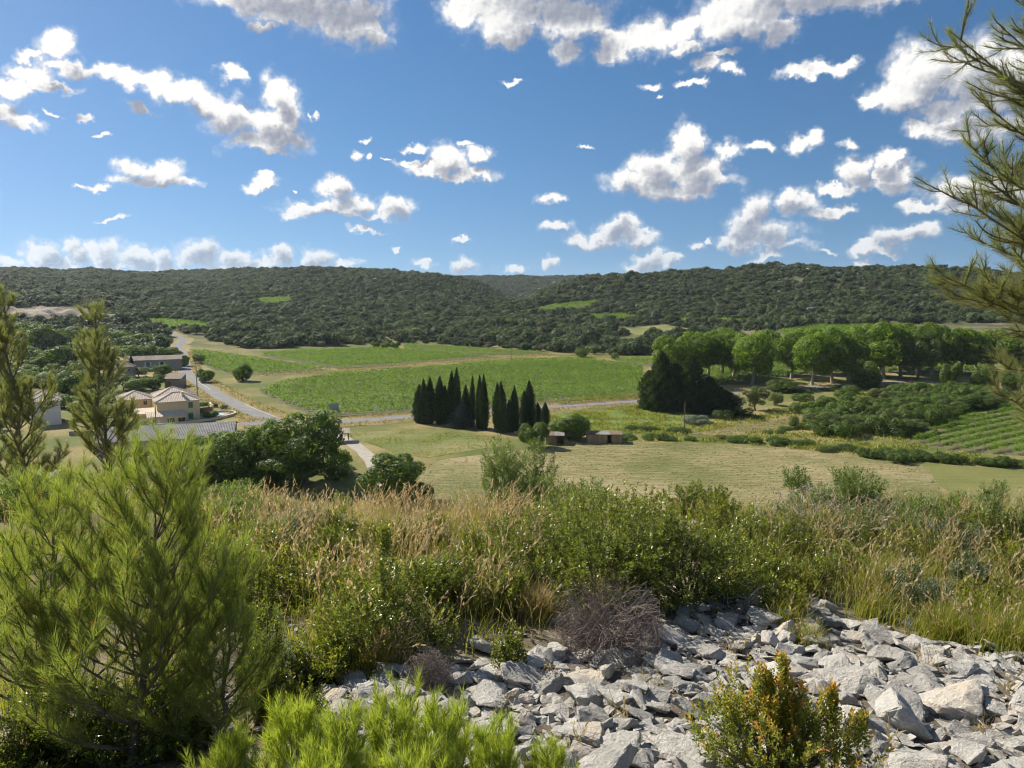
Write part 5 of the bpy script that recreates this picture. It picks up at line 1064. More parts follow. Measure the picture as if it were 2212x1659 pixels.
grass('seed_grass', in_uv([(1650,1250),(1800,1160),(2212,1150),(2330,1200),(2300,1420),(2050,1380)], 450, tuft(.8, 55)), (.34, .60), 'straw', 'pale seed stems standing above the green grass', .0034, .4, .9, headlen=.12, tint=(.5, 1))
for k, (u, v, n, r, hh, mt, l) in enumerate([(2035,1372,900,.16,(.16,.30),'grass','round bright green grass tuft at the scree edge'),(1700,1350,500,.14,(.12,.26),'grass','thin grass tuft between slabs'),(1740,1395,350,.10,(.10,.2),'grass','small tuft growing between grey slabs'),(2180,1400,900,.22,(.2,.4),'grass','wide grass tuft at the right picture edge'),(740,1400,900,.2,(.2,.4),'grass','yellow green tuft left of the middle shrub'),(830,1440,500,.12,(.2,.36),'straw','dry tuft above the left stones'),(1160,1340,500,.12,(.2,.36),'straw','tan tuft beside the small sprig'),(1290,1330,500,.12,(.2,.4),'straw','tan tuft left of the dead bush'),(1620,1250,900,.2,(.2,.4),'grass','green tuft right of the dark shrubs'),(1900,1290,900,.22,(.2,.45),'grass','rusty green tuft on the scree rim')]):
    p = at(u, v); rr = rng.normal(0, r * .5, (n, 2)); o = grass('grass_tuft', p[:2] + rr, hh, mt, l, .004, .75, .03)
    del o['kind']; o['category'] = 'grass tuft'; o['group'] = 'grass tufts'
p2 = [at(u, v)[:2] for u, v in [(1060,1560),(1180,1480),(1340,1560),(1400,1500),(1580,1420),(1560,1560),(1720,1330),(2000,1450),(2120,1600),(1900,1640),(1250,1620),(2180,1500),(1660,1300),(1780,1420)]]
grass('sparse_grass', np.concatenate([p + rng.normal(0, .035, (26, 2)) for p in p2]), (.08, .2), 'straw', 'sparse dry blades growing between the stones', .003, .6, .1)

# ------------------------------------------------------------------ pines
def carry(mb, P0, P1, age0, age1, nd, L, w, tint0, spread=(.55, 1.05), brown=.05, r=None):
    ln = np.linalg.norm(P1 - P0, axis=1); cnt = np.maximum((ln * nd * rng.uniform(.75, 1.25, len(ln))).astype(int), 1); s = np.repeat(np.arange(len(ln)), cnt); m = len(s); f = rng.random(m)
    A = nrm(P1 - P0)[s]; X = nrm(np.cross(A, rdir(m))); al = rng.uniform(spread[0], spread[1], m)
    ag = (age0[s] + (age1[s] - age0[s]) * f); al = al * (1 - .35 * ag)
    D = A * np.cos(al)[:, None] + X * np.sin(al)[:, None] + np.array([0, 0, .08]); ti = np.clip(tint0 + .5 * ag + rng.normal(0, .13, m), .16, 1)
    ti = np.where(rng.random(m) < brown * (1.4 - ag), rng.uniform(0, .12, m), ti)
    needles(mb, P0[s] + (P1 - P0)[s] * f[:, None], D, L * rng.uniform(.7, 1.15, m), w, ti)
def sub(P, k): return P[:-1], P[1:]
class Pine:
    def __init__(s, seed): s.q = np.random.default_rng(seed); s.S, s.C = [], []
    def line(s, p, d, ln, n, curl, jit, r0, r1, leafy=0.0, a0=0.0, a1=1.0):
        """a shoot that starts at p towards d and bends upwards"""
        P = [np.asarray(p, float)]; d = nrm(np.asarray(d, float)); D = []
        for k in range(n):
            d = nrm(d + np.array([0, 0, curl / n]) + s.q.normal(0, jit, 3)); P.append(P[-1] + d * ln / n); D.append(d)
        P = np.array(P); rr = np.linspace(r0, r1, n + 1)
        for k in range(n):
            s.S.append((P[k], P[k + 1], rr[k], rr[k + 1])); t = (k + 1) / n
            if t > 1 - leafy: s.C.append((P[k], P[k + 1], a0 + (a1 - a0) * k / n, a0 + (a1 - a0) * t))
        return P, np.array(D)
    def limb(s, p, d, ln, curl, r0, twigs=7, tl=.35, f0=.3, leafy=.55, tcurl=.6, split=.7):
        P, D = s.line(p, d, ln, 7, curl, .06, r0, r0 * .25, leafy)
        for k in range(twigs):
            f = f0 + (1 - f0) * (k + s.q.random()) / twigs; i = min(int(f * 7), 6); pt = P[i] + (P[i + 1] - P[i]) * (f * 7 - i)
            sd = nrm(np.cross(D[i], [0, 0, 1.0]) + 1e-6) * s.q.choice([-1, 1]); l2 = ln * tl * (1.15 - f * .6) * s.q.uniform(.6, 1.25)
            Q, E = s.line(pt, D[i] * .75 + sd * split * s.q.uniform(.4, 1.3) + s.q.normal(0, .25, 3), l2, 4, tcurl, .08, r0 * .4, r0 * .16, .85, .25, 1)
            if l2 > .16:
                for m in range(2): s.line(Q[1 + m], E[1 + m] + s.q.normal(0, .45, 3), l2 * .55, 3, tcurl, .08, r0 * .25, r0 * .12, .9, .4, 1)
    def tree(s, base, top, R, whorls, per, w0=.08, elev=.5, curl=.7, r0=.02, prof=lambda f: (1 - f) ** .75, **kw):
        base, top = np.asarray(base, float), np.asarray(top, float); hgt = np.linalg.norm(top - base); n = 10; t = np.linspace(0, 1, n + 1)
        T = base + (top - base) * t[:, None] + s.q.normal(0, .012 * hgt, (n + 1, 3)) * np.sin(t * pi)[:, None]; s.T = T; s.Tr = r0 * (1 - .85 * t); ax = nrm(top - base)
        for w_ in range(whorls):
            f = w0 + (.95 - w0) * w_ / (whorls - 1); x = np.array([np.interp(f, t, T[:, k]) for k in range(3)]); a0 = s.q.uniform(0, 6.28)
            for k in range(per):
                a_ = a0 + 2 * pi * k / per + s.q.uniform(-.4, .4); ln = max(R * prof(f) * s.q.uniform(.65, 1.15), .10 * R); e = elev * s.q.uniform(.6, 1.3) + .5 * f
                s.limb(x, (cos(a_) * cos(e), sin(a_) * cos(e), sin(e)), ln, curl, r0 * .42 * (1.05 - f * .7), **kw)
        s.line(T[-1], ax, hgt * .07, 4, 0, .03, r0 * .16, r0 * .08, 1.0, .4, 1)
        for k in range(n):
            if t[k] > .8: s.C.append((T[k], T[k + 1], .2, .6))
    def finish(s, name, label, mat, nd, L, w, tint0, brown=.05, base=None, spread=(.55, 1.05), cat='pine tree', group=None, trunk=True, bark='pinebark'):
        base = np.asarray(base, float); r = empty(name, tuple(base)); tag(r, label, cat, group)
        def fix(mb, nm, mt, sm=False): o = mb.build(nm, mt, r, sm, origin=base); o.location = (0, 0, 0)
        if trunk: mb = MB(); tube(mb, s.T, s.Tr, 8); fix(mb, 'trunk', M[bark], True)
        mb = MB(); A = s.S; segs(mb, np.array([x[0] for x in A]), np.array([x[1] for x in A]), np.array([x[2] for x in A]), np.array([x[3] for x in A]), 3); fix(mb, 'branches', M[bark])
        mb = MB(); C = s.C; carry(mb, np.array([x[0] for x in C]), np.array([x[1] for x in C]), np.array([x[2] for x in C]), np.array([x[3] for x in C]), nd, L, w, tint0, spread, brown); fix(mb, 'needles', M[mat])
        return r
# young pine that fills the left of the foreground
b = at(285, 1650); p = Pine(1); p.tree(b, onray(365, 1035, b[1] + .12), .92, 12, 6, .06, .32, 1.0, .020, lambda f: (1 - f * .70), twigs=8, tl=.34, f0=.22, tcurl=1.0, leafy=.3)
p.finish('young_pine', 'young bushy pine filling the left of the foreground', 'needle', 620, .066, .0016, .42, .13, b, (.40, 1.0))
b = at(110, 1600); p = Pine(2); p.tree(b, onray(120, 1110, b[1] + .1), .70, 9, 5, .1, .4, .9, .02, lambda f: (1 - f * .6), twigs=7, tl=.36, f0=.25)
p.finish('young_pine', 'smaller young pine beside it cut by the left picture edge', 'needle', 600, .066, .0016, .46, .11, b, (.40, 1.0))
b = at(470, 1640); p = Pine(3); p.tree(b, onray(500, 1300, b[1]), .46, 7, 5, .1, .4, .8, .016, lambda f: (1 - f * .5), twigs=6, tl=.4, f0=.25)
p.finish('young_pine', 'low pine sapling growing against the young bushy pine', 'needle', 600, .066, .0016, .38, .13, b, (.40, 1.0))
# bright saplings at the bottom edge
for sd, (y, tu, tv, R_, l) in enumerate(((2.35, 500, 1590, .20, 'outermost on the left'), (2.25, 640, 1535, .24, 'second from the left'), (2.15, 745, 1545, .22, 'third from the left'), (2.35, 850, 1505, .26, 'tallest in the middle'), (2.2, 955, 1530, .22, 'just right of the tallest'), (2.3, 1075, 1570, .22, 'second from the right'), (2.2, 1185, 1610, .18, 'outermost on the right'), (1.95, 690, 1640, .22, 'lowest on the left'), (1.95, 880, 1640, .22, 'lowest on the right'))):
    t_ = onray(tu, tv + 75, y); x = t_[0] + rng.uniform(-.05, .05); z = float(H(x, y)); p = Pine(40 + sd); p.tree((x, y, z), t_, R_ * 1.35, 6, 5, .3, .55, 1.3, .010, lambda f: (1 - f * .5), twigs=5, tl=.5, f0=.3, tcurl=1.3, leafy=.45)
    p.finish('pine_sapling', 'lime green pine sapling at the bottom edge, ' + l, 'lime', 620, .050, .0019, .42, .06, (x, y, z), (.35, .90), group='lime green pine saplings')
# slender pines down the slope on the left
for sd, u, vt, D_, R_, l in ((6, 8, 655, 12.0, 1.25, 'tall slender pine at the left picture edge'), (7, 205, 688, 13.0, 1.35, 'slender pine rising in front of the village')):
    tp = onray(u, vt, D_); x, y = tp[0] + .1, tp[1]; z = float(H(x, y)); p = Pine(sd); p.tree((x, y, z), tp, R_, 15, 5, .12, .5, .8, .045, lambda f: (1 - f * .62) * (.75 + .3 * sin(f * 20)), twigs=7, tl=.34, f0=.3)
    p.finish('slender_pine', l, 'dusty', 330, .11, .0050, .46, .12, (x, y, z))
# big pine on the right, its trunk outside the picture
tx, ty = 4.55, 5.0; tz = float(H(tx, ty)); p = Pine(9)
p.T = np.array([(tx + .05 * sin(k), ty + .04 * cos(2 * k), tz - .1 + k * .75) for k in range(9)]); p.Tr = np.linspace(.13, .04, 9)
q9 = np.random.default_rng(9)
for (u, v, dd, hz) in [(2010,20,4.6,.5),(2060,75,5.2,.4),(2110,150,4.7,.2),(2130,210,5.3,.1),(2150,262,4.8,0),(2045,330,4.6,.25),(2075,395,5.1,.1),(2120,300,5.4,.2),(2105,445,4.6,0),(1985,478,4.5,.35),(1988,568,4.7,.05),(2030,540,5.2,.1),(2010,610,4.9,-.05),(2060,660,5.2,-.1),(2045,640,4.6,-.1),(2075,720,4.9,-.2),(2120,760,5.3,-.2),(2110,800,4.7,-.3),(2165,860,4.9,-.35),(2150,700,4.5,-.1),(2170,560,4.5,.1),(2180,420,4.5,.1),(2190,330,5.3,.1),(2160,640,5.4,0),(2190,780,5.2,-.2),(2080,120,5.5,.3),(2180,60,4.7,.4),(2190,180,4.6,.2),(2120,610,4.6,0),(2150,500,5.4,.1),(2100,-30,5.0,.5),(2060,-90,5.4,.6)] + [(u_, v_, d_, .1) for v_, u_, d_ in zip(np.linspace(-20, 860, 22), q9.uniform(2060, 2140, 22), q9.uniform(4.4, 5.6, 22))]:
    e = onray(u + (100 if v < 300 else 70), v, dd); z0 = e[2] - hz * .9 - q9.uniform(-.1, .3) - .15; s0 = np.array([tx, ty, max(z0, tz + .3)]); d = e - s0; ln = np.linalg.norm(d)
    p.limb(s0, nrm(d) - np.array([0, 0, .22]), ln * 1.02, .45, .016, twigs=13, tl=.24, f0=.38, leafy=.4, tcurl=.5, split=.8)
p.finish('pine_tree', 'large pine reaching into the picture from the right edge', 'dusty', 520, .078, .0020, .40, .10, (tx, ty, tz), (.5, 1.1))

# ------------------------------------------------------------------ shrubs
def shrub(name, base, w, dp_, h, seed, n, leaf, mat, label, per=17, spl=(.08, .18), cl=16, clr=(.16, .30), asp=.5, zlo=.1, spires=(), stems=40, orient=.7, tips=.15, bark='pinebark', cat='shrub', group=None, t0=.35, topt=0.0):
    qq = np.random.default_rng(seed); n = int(n * .74); leaf = leaf * 1.12; C, R = blobs(qq, cl, ((-.42, -.42, zlo), (.42, .42, .80)), *clr)
    dims = np.array([w, dp_, h]); P, D = clump_leaves(int(n * .8), C, R, qq, .55); inner = qq.choice(len(P), int(n * .3)); P = np.vstack([P, P[inner] * [.75, .75, .9]]); D = np.vstack([D, D[inner]])
    P = P * dims; P[:, 2] = np.maximum(P[:, 2], .03)
    for (sx, sy, sz, k) in spires:
        f = qq.random(k) ** .8; rr = .11 * (1.15 - f) * max(w, .5); a_ = qq.uniform(0, 6.28, k); zb = h * .55
        P = np.vstack([P, np.column_stack([sx * (.6 + .4 * f) + rr * np.cos(a_), sy + rr * np.sin(a_), zb + (sz - zb) * f])]); D = np.vstack([D, np.column_stack([np.cos(a_) * .5, np.sin(a_) * .5, np.ones(k)])])
    m = len(P); E = nrm(D * .6 + [0, 0, orient] + .45 * rdir(m, qq)); ln = qq.uniform(spl[0], spl[1], m)
    s = np.repeat(np.arange(m), per); f = np.tile(np.linspace(0, 1, per), m); X = nrm(np.cross(E, rdir(m, qq))); Y = np.cross(E, X); ph = np.tile(np.arange(per) * 2.4, m) + np.repeat(qq.uniform(0, 6, m), per)
    rad = X[s] * np.cos(ph)[:, None] + Y[s] * np.sin(ph)[:, None]; Q = P[s] - E[s] * ((1 - f) * ln[s])[:, None]; A = nrm(E[s] * (.45 + .5 * f)[:, None] + rad * .8); k = len(Q)
    L = leaf * qq.uniform(.6, 1.2, k); mb = MB(); hz = np.clip(P[s, 2] / h, 0, 1.3)
    ti = np.clip(t0 + tips * (f * 2 - 1) + qq.normal(0, .13, k) + np.repeat(qq.normal(0, .12, m), per) + topt * np.where(qq.random(m)[s] < hz ** 2 * .8, f, 0), 0, 1)
    kites(mb, Q, A, E[s] + .6 * rdir(k, qq), L, L * asp, ti)
    r = empty(name, tuple(base)); tag(r, label, cat, group); o = mb.build('leaves', M[mat], r)
    mb = MB(); pick = qq.choice(m, min(stems * 2, m), replace=False); S0 = np.zeros((len(pick), 3)) + qq.normal(0, .03, (len(pick), 3)) * [1, 1, 0]; mid = P[pick] * [.5, .5, .45] + qq.normal(0, .03, (len(pick), 3)) * w
    segs(mb, S0, mid, .006 * (1 + h), .004, 4); segs(mb, mid, P[pick] - E[pick] * .02, .004, .0018, 3); mb.build('stems', M[bark], r); return r
def sh(name, u, vb, wpx, vt, label, depth=1.0, D_=None, **kw):
    if D_ is None: b_ = at(u, vb)
    else: t_ = onray(u, vt, D_); b_ = np.array([t_[0], t_[1], float(H(t_[0], t_[1]))])
    dpt = b_[1] * cp - (b_[2] - ZC) * sp; w = wpx * dpt / F; top = onray(u, vt, b_[1]); h = max(top[2] - b_[2], .1)
    return shrub(name, b_, w, w * depth, h, kw.pop('seed'), kw.pop('n'), kw.pop('leaf'), kw.pop('mat'), label, **kw)
sh('evergreen_shrub', 1180, 1285, 290, 1105, 'dark glossy shrub behind the dead thorn bush, left part', seed=1, n=900, leaf=.024, mat='box')
sh('evergreen_shrub', 1335, 1300, 330, 1062, 'tallest dark glossy shrub in the middle of the brow', seed=2, n=1300, leaf=.024, mat='box')
sh('evergreen_shrub', 1490, 1305, 290, 1105, 'dark glossy shrub above the start of the scree', seed=3, n=1100, leaf=.024, mat='box')
sh('evergreen_shrub', 1255, 1200, 260, 1050, 'yellowish shrub rising behind the dark middle shrubs', seed=4, n=800, leaf=.028, mat='box', t0=.5)
sh('evergreen_shrub', 845, 1395, 290, 1195, 'glossy green shrub with a tall sprig left of centre', seed=5, n=900, leaf=.024, mat='box', t0=.42, spires=((-.02, 0, .78, 60),))
sh('evergreen_shrub', 960, 1330, 190, 1180, 'smaller glossy shrub overlapping the one with the sprig', seed=6, n=500, leaf=.024, mat='box')
sh('box_shrub', 525, 1335, 240, 1135, 'yellow green box shrub behind the young pine', seed=7, n=800, leaf=.024, mat='boxy')
sh('box_shrub', 575, 1560, 120, 1275, 'thin yellow green box shrub right of the young pine', seed=8, n=340, leaf=.022, mat='boxy')
sh('box_shrub', 655, 1580, 110, 1455, 'low box shrub beside the left stones', seed=9, n=220, leaf=.022, mat='boxy')
sh('sprig', 1100, 1448, 84, 1330, 'small bright box sprig standing among the stones', seed=10, n=150, leaf=.022, mat='boxy', orient=1.2, t0=.3, stems=12)
sh('evergreen_shrub', 1525, 0, 150, 1034, 'dark shrub standing out against the mown field', D_=9.4, seed=11, n=700, leaf=.036, mat='box', t0=.3)
sh('evergreen_shrub', 1615, 1190, 160, 1105, 'olive shrub right of the dark brow shrubs', seed=12, n=500, leaf=.028, mat='box', t0=.5)
sh('evergreen_shrub', 1835, 1270, 110, 1165, 'small leafy oak shrub in the green grass', seed=13, n=260, leaf=.028, mat='box', t0=.4)
sh('evergreen_shrub', 1720, 1215, 150, 1130, 'low leafy shrub in front of the bare twigs', seed=14, n=350, leaf=.026, mat='box', t0=.4)
sh('evergreen_shrub', 690, 1470, 150, 1340, 'pale green shrub at the foot of the dry grass', seed=15, n=350, leaf=.022, mat='boxy')
sh('grey_shrub', 560, 1475, 150, 1365, 'fine grey green shrub right of the young pine', seed=16, n=700, leaf=.016, mat='sage', per=22)
sh('silver_plant', 1948, 1310, 84, 1195, 'silvery leaved plant at the rim of the scree', seed=17, n=200, leaf=.030, mat='sage', orient=1.0)
sh('silver_plant', 2098, 1290, 90, 1180, 'second silvery plant further right in the grass', seed=18, n=200, leaf=.030, mat='sage', orient=1.0)
sh('understory_shrub', 360, 1600, 330, 1440, 'dark shrub in the shade under the young pine', seed=19, n=700, leaf=.024, mat='box', t0=.3)
sh('understory_shrub', 130, 1640, 300, 1480, 'dark low shrub in the bottom left corner', seed=29, n=600, leaf=.024, mat='box', t0=.35)
b = at(1690, 1700)
sh('orange_bush', 1690, 1690, 400, 1470, 'box bush with orange leaf tips in front of the scree', seed=20, n=400, leaf=.019, mat='orange', t0=.46, topt=.30, per=24, spires=((-.03, 0, .56, 90), (-.10, .03, .50, 50), (.04, -.03, .46, 50), (.20, .02, .42, 60), (-.24, 0, .40, 40), (.33, .0, .30, 40)), orient=1.0, tips=.12)
for k, (u, vb, w, vt, l) in enumerate([(700,1230,120,1130,'small yellow green shrub in the dry grass, left of centre'),(1040,1230,130,1120,'yellow green shrub at the right end of the dry grass'),(930,1180,120,1105,'low green shrub on the crest of the dry grass'),(760,1300,110,1225,'leafy shrub in the dry grass above the glossy shrub'),(1080,1330,110,1230,'olive shrub left of the dead thorn bush'),(610,1250,110,1165,'box shrub beside the dry grass on the left')]):
    sh('box_shrub', u, vb, w, vt, l, seed=60 + k, n=260, leaf=.024, mat='boxy' if k % 2 else 'box', t0=.45)
for k, (u, vb, w, vt, mt, l) in enumerate([(1655,1275,140,1150,'boxy','yellow green shrub right of the dark brow shrubs'),(1755,1285,130,1185,'box','small dark shrub in the bright grass'),(2005,1235,160,1115,'boxy','yellow shrub in the pale seed grass'),(2065,1210,140,1100,'sage','grey green shrub on the right of the brow'),(2185,1270,170,1130,'boxy','leafy shrub at the right picture edge'),(1905,1215,140,1110,'box','green shrub left of the silvery plant'),(2000,1330,110,1235,'sage','low grey plant at the rim of the scree'),(2140,1340,140,1225,'boxy','low yellow plant in the grass near the right edge'),(1690,1330,110,1245,'boxy','low leafy plant at the top of the slabs')]):
    sh('low_shrub', u, vb, w, vt, l, seed=80 + k, n=240, leaf=.024, mat=mt, t0=.45)
for k, (u, vb, w, vt, mt, l) in enumerate([(500,1138,180,1068,'juniper','fine leaved low shrub on the bare left end of the brow'),(440,1150,150,1075,'boxy','low yellow green shrub beside the young pine on the brow'),(480,1200,150,1110,'boxy','yellow green shrub at the left end of the brow'),(620,1180,140,1098,'juniper','fine leaved shrub on the brow left of the dry grass'),(850,1190,130,1112,'boxy','low yellow shrub in the middle of the dry grass'),(1130,1190,150,1085,'box','olive shrub left of the tallest brow shrub'),(1400,1180,150,1060,'boxy','yellow green shrub behind the tallest brow shrub'),(1590,1240,150,1120,'box','olive shrub at the right end of the dark shrubs'),(1700,1180,150,1085,'box','leafy shrub under the half bare juniper'),(1800,1180,150,1095,'boxy','yellowish shrub among the bare branches'),(1900,1180,140,1095,'box','leafy shrub right of the half bare juniper'),(2010,1170,150,1085,'juniper','fine leaved shrub on the right of the brow'),(2160,1180,160,1090,'boxy','yellow green shrub at the right end of the brow'),(1640,1205,190,1062,'box','tall olive shrub right of the dark brow shrubs'),(1935,1190,200,1052,'juniper','tall fine leaved shrub on the right of the brow'),(2075,1195,190,1062,'box','tall leafy shrub near the right end of the brow'),(2190,1200,160,1050,'juniper','feathery shrub at the right picture edge on the brow'),(1550,1200,160,1052,'boxy','tall yellow green shrub in front of the dark one'),(1000,1290,110,1215,'boxy','yellow shrub between glossy shrub and dead bush'),(650,1310,190,1165,'boxy','broad yellow green shrub where the dry grass begins'),(720,1190,140,1092,'box','olive shrub on the crest left of centre'),(790,1270,130,1180,'boxy','small yellow green shrub in the tan grass'),(560,1230,150,1115,'box','olive shrub just right of the young pine top')]):
    sh('brow_shrub', u, vb, w, vt, l, seed=120 + k, n=320, leaf=.026 if mt != 'juniper' else .04, mat=mt, t0=.45, asp=.5 if mt != 'juniper' else .28)
# junipers on the slope below
sh('juniper', 1112, 0, 200, 892, 'pale green juniper standing up in front of the sheds', D_=19, seed=21, n=2300, leaf=.10, stems=60, mat='juniper', asp=.28, per=16, spl=(.2, .45), orient=.9, cl=20, clr=(.12, .22), cat='juniper')
sh('juniper', 1235, 0, 190, 1012, 'lower juniper right of the tall one', D_=16, seed=22, n=1200, leaf=.08, mat='juniper', asp=.28, per=16, spl=(.2, .4), cat='juniper')
sh('juniper', 1010, 0, 120, 1052, 'small juniper left of the tall one', D_=15, seed=23, n=600, leaf=.065, mat='juniper', asp=.28, per=16, spl=(.2, .4), cat='juniper')
sh('juniper', 1790, 0, 270, 958, 'half bare juniper against the mown field', D_=10.2, seed=24, n=800, leaf=.05, mat='juniper', asp=.28, per=16, spl=(.12, .3), cl=9, clr=(.10, .18), cat='juniper')
sh('juniper', 1900, 0, 170, 1070, 'low juniper among bare twigs on the right', D_=9.6, seed=25, n=600, leaf=.045, mat='juniper', asp=.28, per=16, spl=(.12, .3), cat='juniper')
sh('juniper', 2130, 0, 130, 1000, 'small dark juniper sapling near the right edge', D_=12.5, seed=26, n=420, leaf=.05, mat='juniper', asp=.28, per=14, spl=(.12, .3), cl=10, clr=(.10, .18), t0=.2, cat='juniper')
sh('juniper', 45, 0, 150, 995, 'light green juniper at the left edge above the pines', D_=8.5, seed=27, n=900, leaf=.05, mat='juniper', asp=.28, per=16, spl=(.12, .3), t0=.6, cat='juniper')
sh('juniper', 480, 0, 190, 1050, 'fine green juniper between the young pine and the dry grass', D_=9.6, seed=30, n=900, leaf=.05, mat='juniper', asp=.28, per=14, spl=(.12, .3), t0=.5, cat='juniper')
sh('juniper', 375, 0, 170, 1066, 'low juniper behind the crown of the young pine', D_=9.2, seed=31, n=700, leaf=.05, mat='juniper', asp=.28, per=14, spl=(.12, .3), t0=.5, cat='juniper')
sh('juniper', 580, 0, 130, 1078, 'small juniper at the left end of the dry grass', D_=9.8, seed=32, n=600, leaf=.05, mat='juniper', asp=.28, per=14, spl=(.12, .3), t0=.45, cat='juniper')
sh('juniper', 2100, 0, 260, 1085, 'wide low juniper on the right end of the brow', D_=10, seed=28, n=800, leaf=.05, mat='juniper', asp=.28, per=14, spl=(.12, .3), cat='juniper')
for u, vt, w, D_, l in ((508, 1014, 150, 30, 'pale leafy tree top below the brow on the left'), (440, 1050, 110, 26, 'lower leafy tree top beside the pale one'), (585, 1062, 90, 27, 'small leafy tree top in front of the shaded field'), (742, 1032, 60, 28, 'bright leafy bush beside the lane below the brow'), (330, 1010, 100, 24, 'leafy tree top behind the young pine')):
    t_ = onray(u, vt, D_); z = float(H(t_[0], t_[1])); plant('olive' if w > 70 else 'yellowbush', (t_[0], t_[1], z), t_[2] - z, w * D_ / F, l)

# ------------------------------------------------------------------ dead and bare twigs
def twigs(name, base, w, h, n, seed, mat, label, levels=3, r0=.004, cat='bush', up=.25, wander=.35, seg=.05):
    qq = np.random.default_rng(seed); base = np.asarray(base, float); P = np.zeros((n, 3)) + qq.normal(0, .05 * w, (n, 3)) * [1, 1, .3]; D = nrm(rdir(n, qq) * [1, 1, .8] + [0, 0, up + .25]); mb = MB(); lim = np.array([w / 2, w / 2, h]); r = np.full(n, r0)
    for k in range(levels * 4):
        Q = P + D * (seg * qq.uniform(.6, 1.4, len(P)))[:, None]; Q[:, 2] = np.maximum(Q[:, 2], .01); segs(mb, P, Q, r, r * .86, 3); P, r = Q, r * .86
        D = nrm(D + wander * rdir(len(D), qq)); out = np.linalg.norm((P - [0, 0, h * .35]) / lim / [1, 1, .75], axis=1) > 1; D[out] = nrm(D[out] - .9 * nrm(P[out] - [0, 0, h * .35]))
        if k % 4 == 1 and len(P) < 6000: P = np.vstack([P, P]); D = np.vstack([D, nrm(D + .9 * rdir(len(D), qq))]); r = np.concatenate([r, r * .8])
    o = mb.build(name, M[mat]); o.location = tuple(base); return tag(o, label, cat)
def tw(name, u, vb, wpx, vt, **kw):
    b_ = at(u, vb); dpt = b_[1] * cp - (b_[2] - ZC) * sp; return twigs(name, b_, wpx * dpt / F, onray(u, vt, b_[1])[2] - b_[2], **kw)
tw('dead_thorn_bush', 1318, 1402, 215, 1248, n=170, seed=1, mat='twig', label='round dead grey thorn bush at the top of the scree', r0=.0062, wander=.5, seg=.045)
tw('dead_thorn_bush', 925, 1480, 90, 1415, n=90, seed=2, mat='twig', label='small dead grey bush beside the dark upright stone', r0=.003, wander=.55, seg=.03)
for i, (u, vb, w, vt, l) in enumerate([(1680, 1195, 130, 1075, 'bleached bare twigs left of the half bare juniper'), (1770, 1190, 150, 1050, 'bleached bare branches in front of the half bare juniper'), (1880, 1185, 150, 1085, 'tangle of pale bare twigs on the right'), (1960, 1200, 110, 1110, 'low pale bare twigs above the silvery plant'), (1610, 1330, 60, 1290, 'single bleached twig right of the dead bush'), (650, 1190, 110, 1110, 'grey dead stalks in the dry grass')]):
    tw('bare_twigs', u, vb, w, vt, n=9 if i < 4 else 8, seed=10 + i, mat='paletwig', label=l, r0=.007, wander=.3, seg=.08, levels=3, up=.6, cat='twigs')

# ------------------------------------------------------------------ cover on the hidden slope, rock on the hills, hay and rough grass
for k in range(60):
    x, y = rng.uniform(-32, 36), rng.uniform(14, 75); z = float(H(x, y))
    if z > .5 and ZC - .315 * y - z > .6: plant('bush' if k % 3 else 'olive', (x, y, z), min(rng.uniform(1.2, 2.6), ZC - .315 * y - z), rng.uniform(2.5, 5), 'scrub bush on the steep slope below the brow', 'bush', 'scrub on the slope below the brow')
for k, (u, v, s_, l) in enumerate([(1695,582,16,'left pale rock band under the crest of the right hill'),(1722,584,22,'long pale rock band under the pylon'),(1746,587,14,'small pale rock band right of the pylon'),(1795,592,16,'grey rock step on the right hill'),(1818,597,18,'grey rock step further right on the hill'),(1128,640,16,'pale rocks at the mouth of the notch'),(1160,626,18,'rocky shoulder of the right hill above the notch'),(1195,612,14,'pale rock near the top of the right shoulder'),(806,608,16,'grey crag in the left hill side'),(880,634,16,'pale crag low on the left hill side'),(1756,672,12,'bare stony patch at the hill foot')]):
    p_ = at(u, v); o = inst('rock_outcrop', STONES[(k * 5) % 34], None, (p_[0], p_[1], p_[2] + 2.0), rng.uniform(-.4, .4), (s_, s_ * .5, s_ * .75)); o.rotation_euler[0] = -.5; tag(o, l, 'rock', 'rock outcrops on the hills')
def scatter_kites(name, xy, L, W, up, mat, label, z0=.04, stuff=True):
    n = len(xy); P = np.column_stack([xy, H(xy[:, 0], xy[:, 1]) + z0]); a_ = rng.uniform(0, 6.28, n); A = nrm(np.column_stack([np.cos(a_), np.sin(a_) * .5, np.full(n, up) * rng.uniform(.4, 1.4, n)])); mb = MB()
    kites(mb, P, A, rdir(n) + [0, 0, .6], L * rng.uniform(.5, 1.4, n), W * rng.uniform(.5, 1.4, n), rng.uniform(0, 1, n)); return tag(mb.build(name, M[mat]), label, 'grass', kind='stuff')
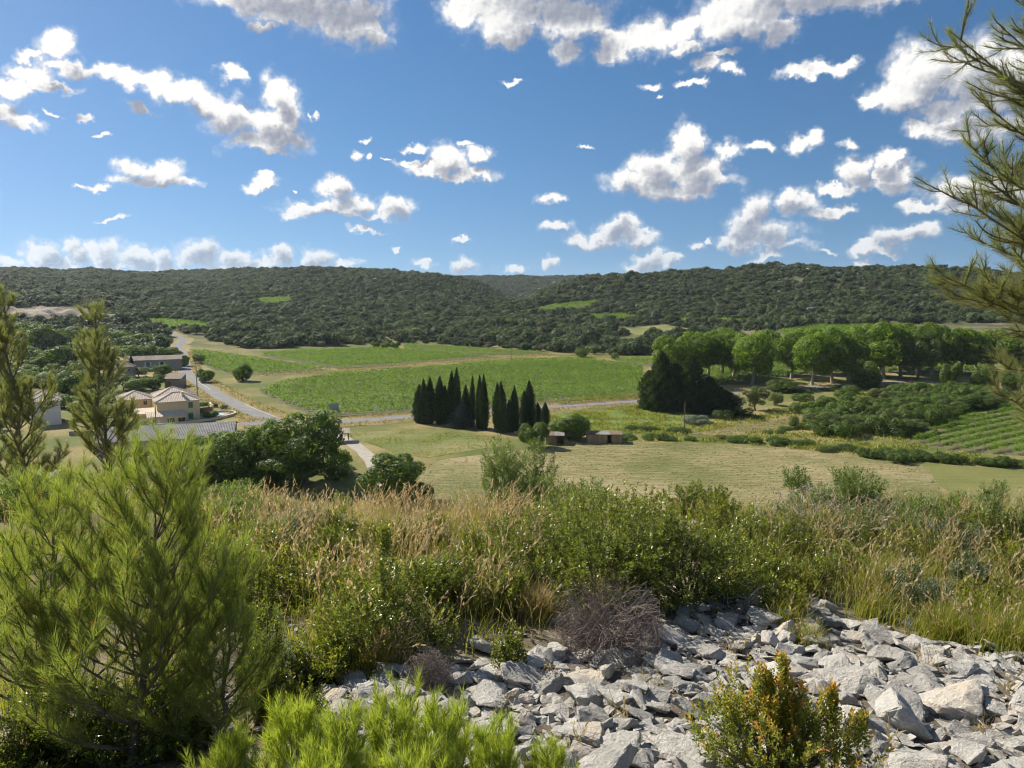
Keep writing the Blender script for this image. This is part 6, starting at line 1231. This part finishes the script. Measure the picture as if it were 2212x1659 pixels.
def in_poly(poly, n, dens=None):
    A = np.array(poly); o = []
    while sum(map(len, o)) < n:
        x = rng.uniform(A[:, 0].min(), A[:, 0].max(), n); y = rng.uniform(A[:, 1].min(), A[:, 1].max(), n); k = inside(poly, x, y)
        if dens is not None: k &= rng.random(n) < dens(x, y)
        o.append(np.column_stack([x[k], y[k]]))
    return np.concatenate(o)[:n]
rows = lambda x, y: np.clip(.5 + .8 * np.sin((y + .8 * wav(x, y, 30, 5)) * 2 * pi / 1.9) + .3 * wav(x, y, 9, 6), .02, 1)
scatter_kites('hay', in_poly(flat(FIELDS['mown']), 9000, rows), .42, .13, .2, 'straw', 'raked hay lying in rows on the mown field', .06)
scatter_kites('hay', in_poly(world_poly(FIELDS['strip']), 2500, rows), .55, .16, .25, 'straw', 'raked hay lying on the narrow strip', .06)
scatter_kites('meadow_grass', in_poly(world_poly(FIELDS['meadow']), 9000, lambda x, y: np.clip(.4 + wav(x, y, 9, 7), .05, 1)), .6, .22, 1.0, 'grass', 'uneven green grass of the meadow')
scatter_kites('pasture_grass', in_poly(world_poly(FIELDS['pasture']), 3500, lambda x, y: np.clip(.3 + .5 * wav(x, y, 12, 8), .1, 1)), .3, .14, .8, 'grass', 'thin grass of the pasture')
def along(C, n, o0, o1):
    i = rng.integers(0, len(C) - 1, n); f = rng.random((n, 1)); T = nrm(C[i + 1] - C[i]); Nn = np.column_stack([-T[:, 1], T[:, 0]]); s_ = rng.choice([-1, 1], (n, 1)); return C[i] + (C[i + 1] - C[i]) * f + Nn * s_ * rng.uniform(o0, o1, (n, 1))
scatter_kites('verge_grass', np.vstack([along(MAIN, 9000, 3.1, 7.5), along(VILL[len(VILL) // 3:], 5000, 2.8, 7), along(TRACK, 6000, 1.2, 4.5)]), .7, .20, 1.2, 'straw', 'tall straw grass standing along roads and tracks')
GREENBANK = world_poly([(1380,940),(1500,925),(1560,905),(1700,880),(1860,845),(2180,852),(2000,930),(1955,955),(2100,985),(2240,1000),(2240,1014),(1990,1000),(1850,984),(1650,965),(1500,954),(1340,955)])
scatter_kites('rough_grass', in_poly(GREENBANK, 16000, lambda x, y: ~inside(world_poly(FIELDS['strip']), x, y) * np.clip(.5 + wav(x, y, 10, 9), .05, 1)), .8, .26, 1.1, 'grass', 'rough green growth on the banks between the bushes')
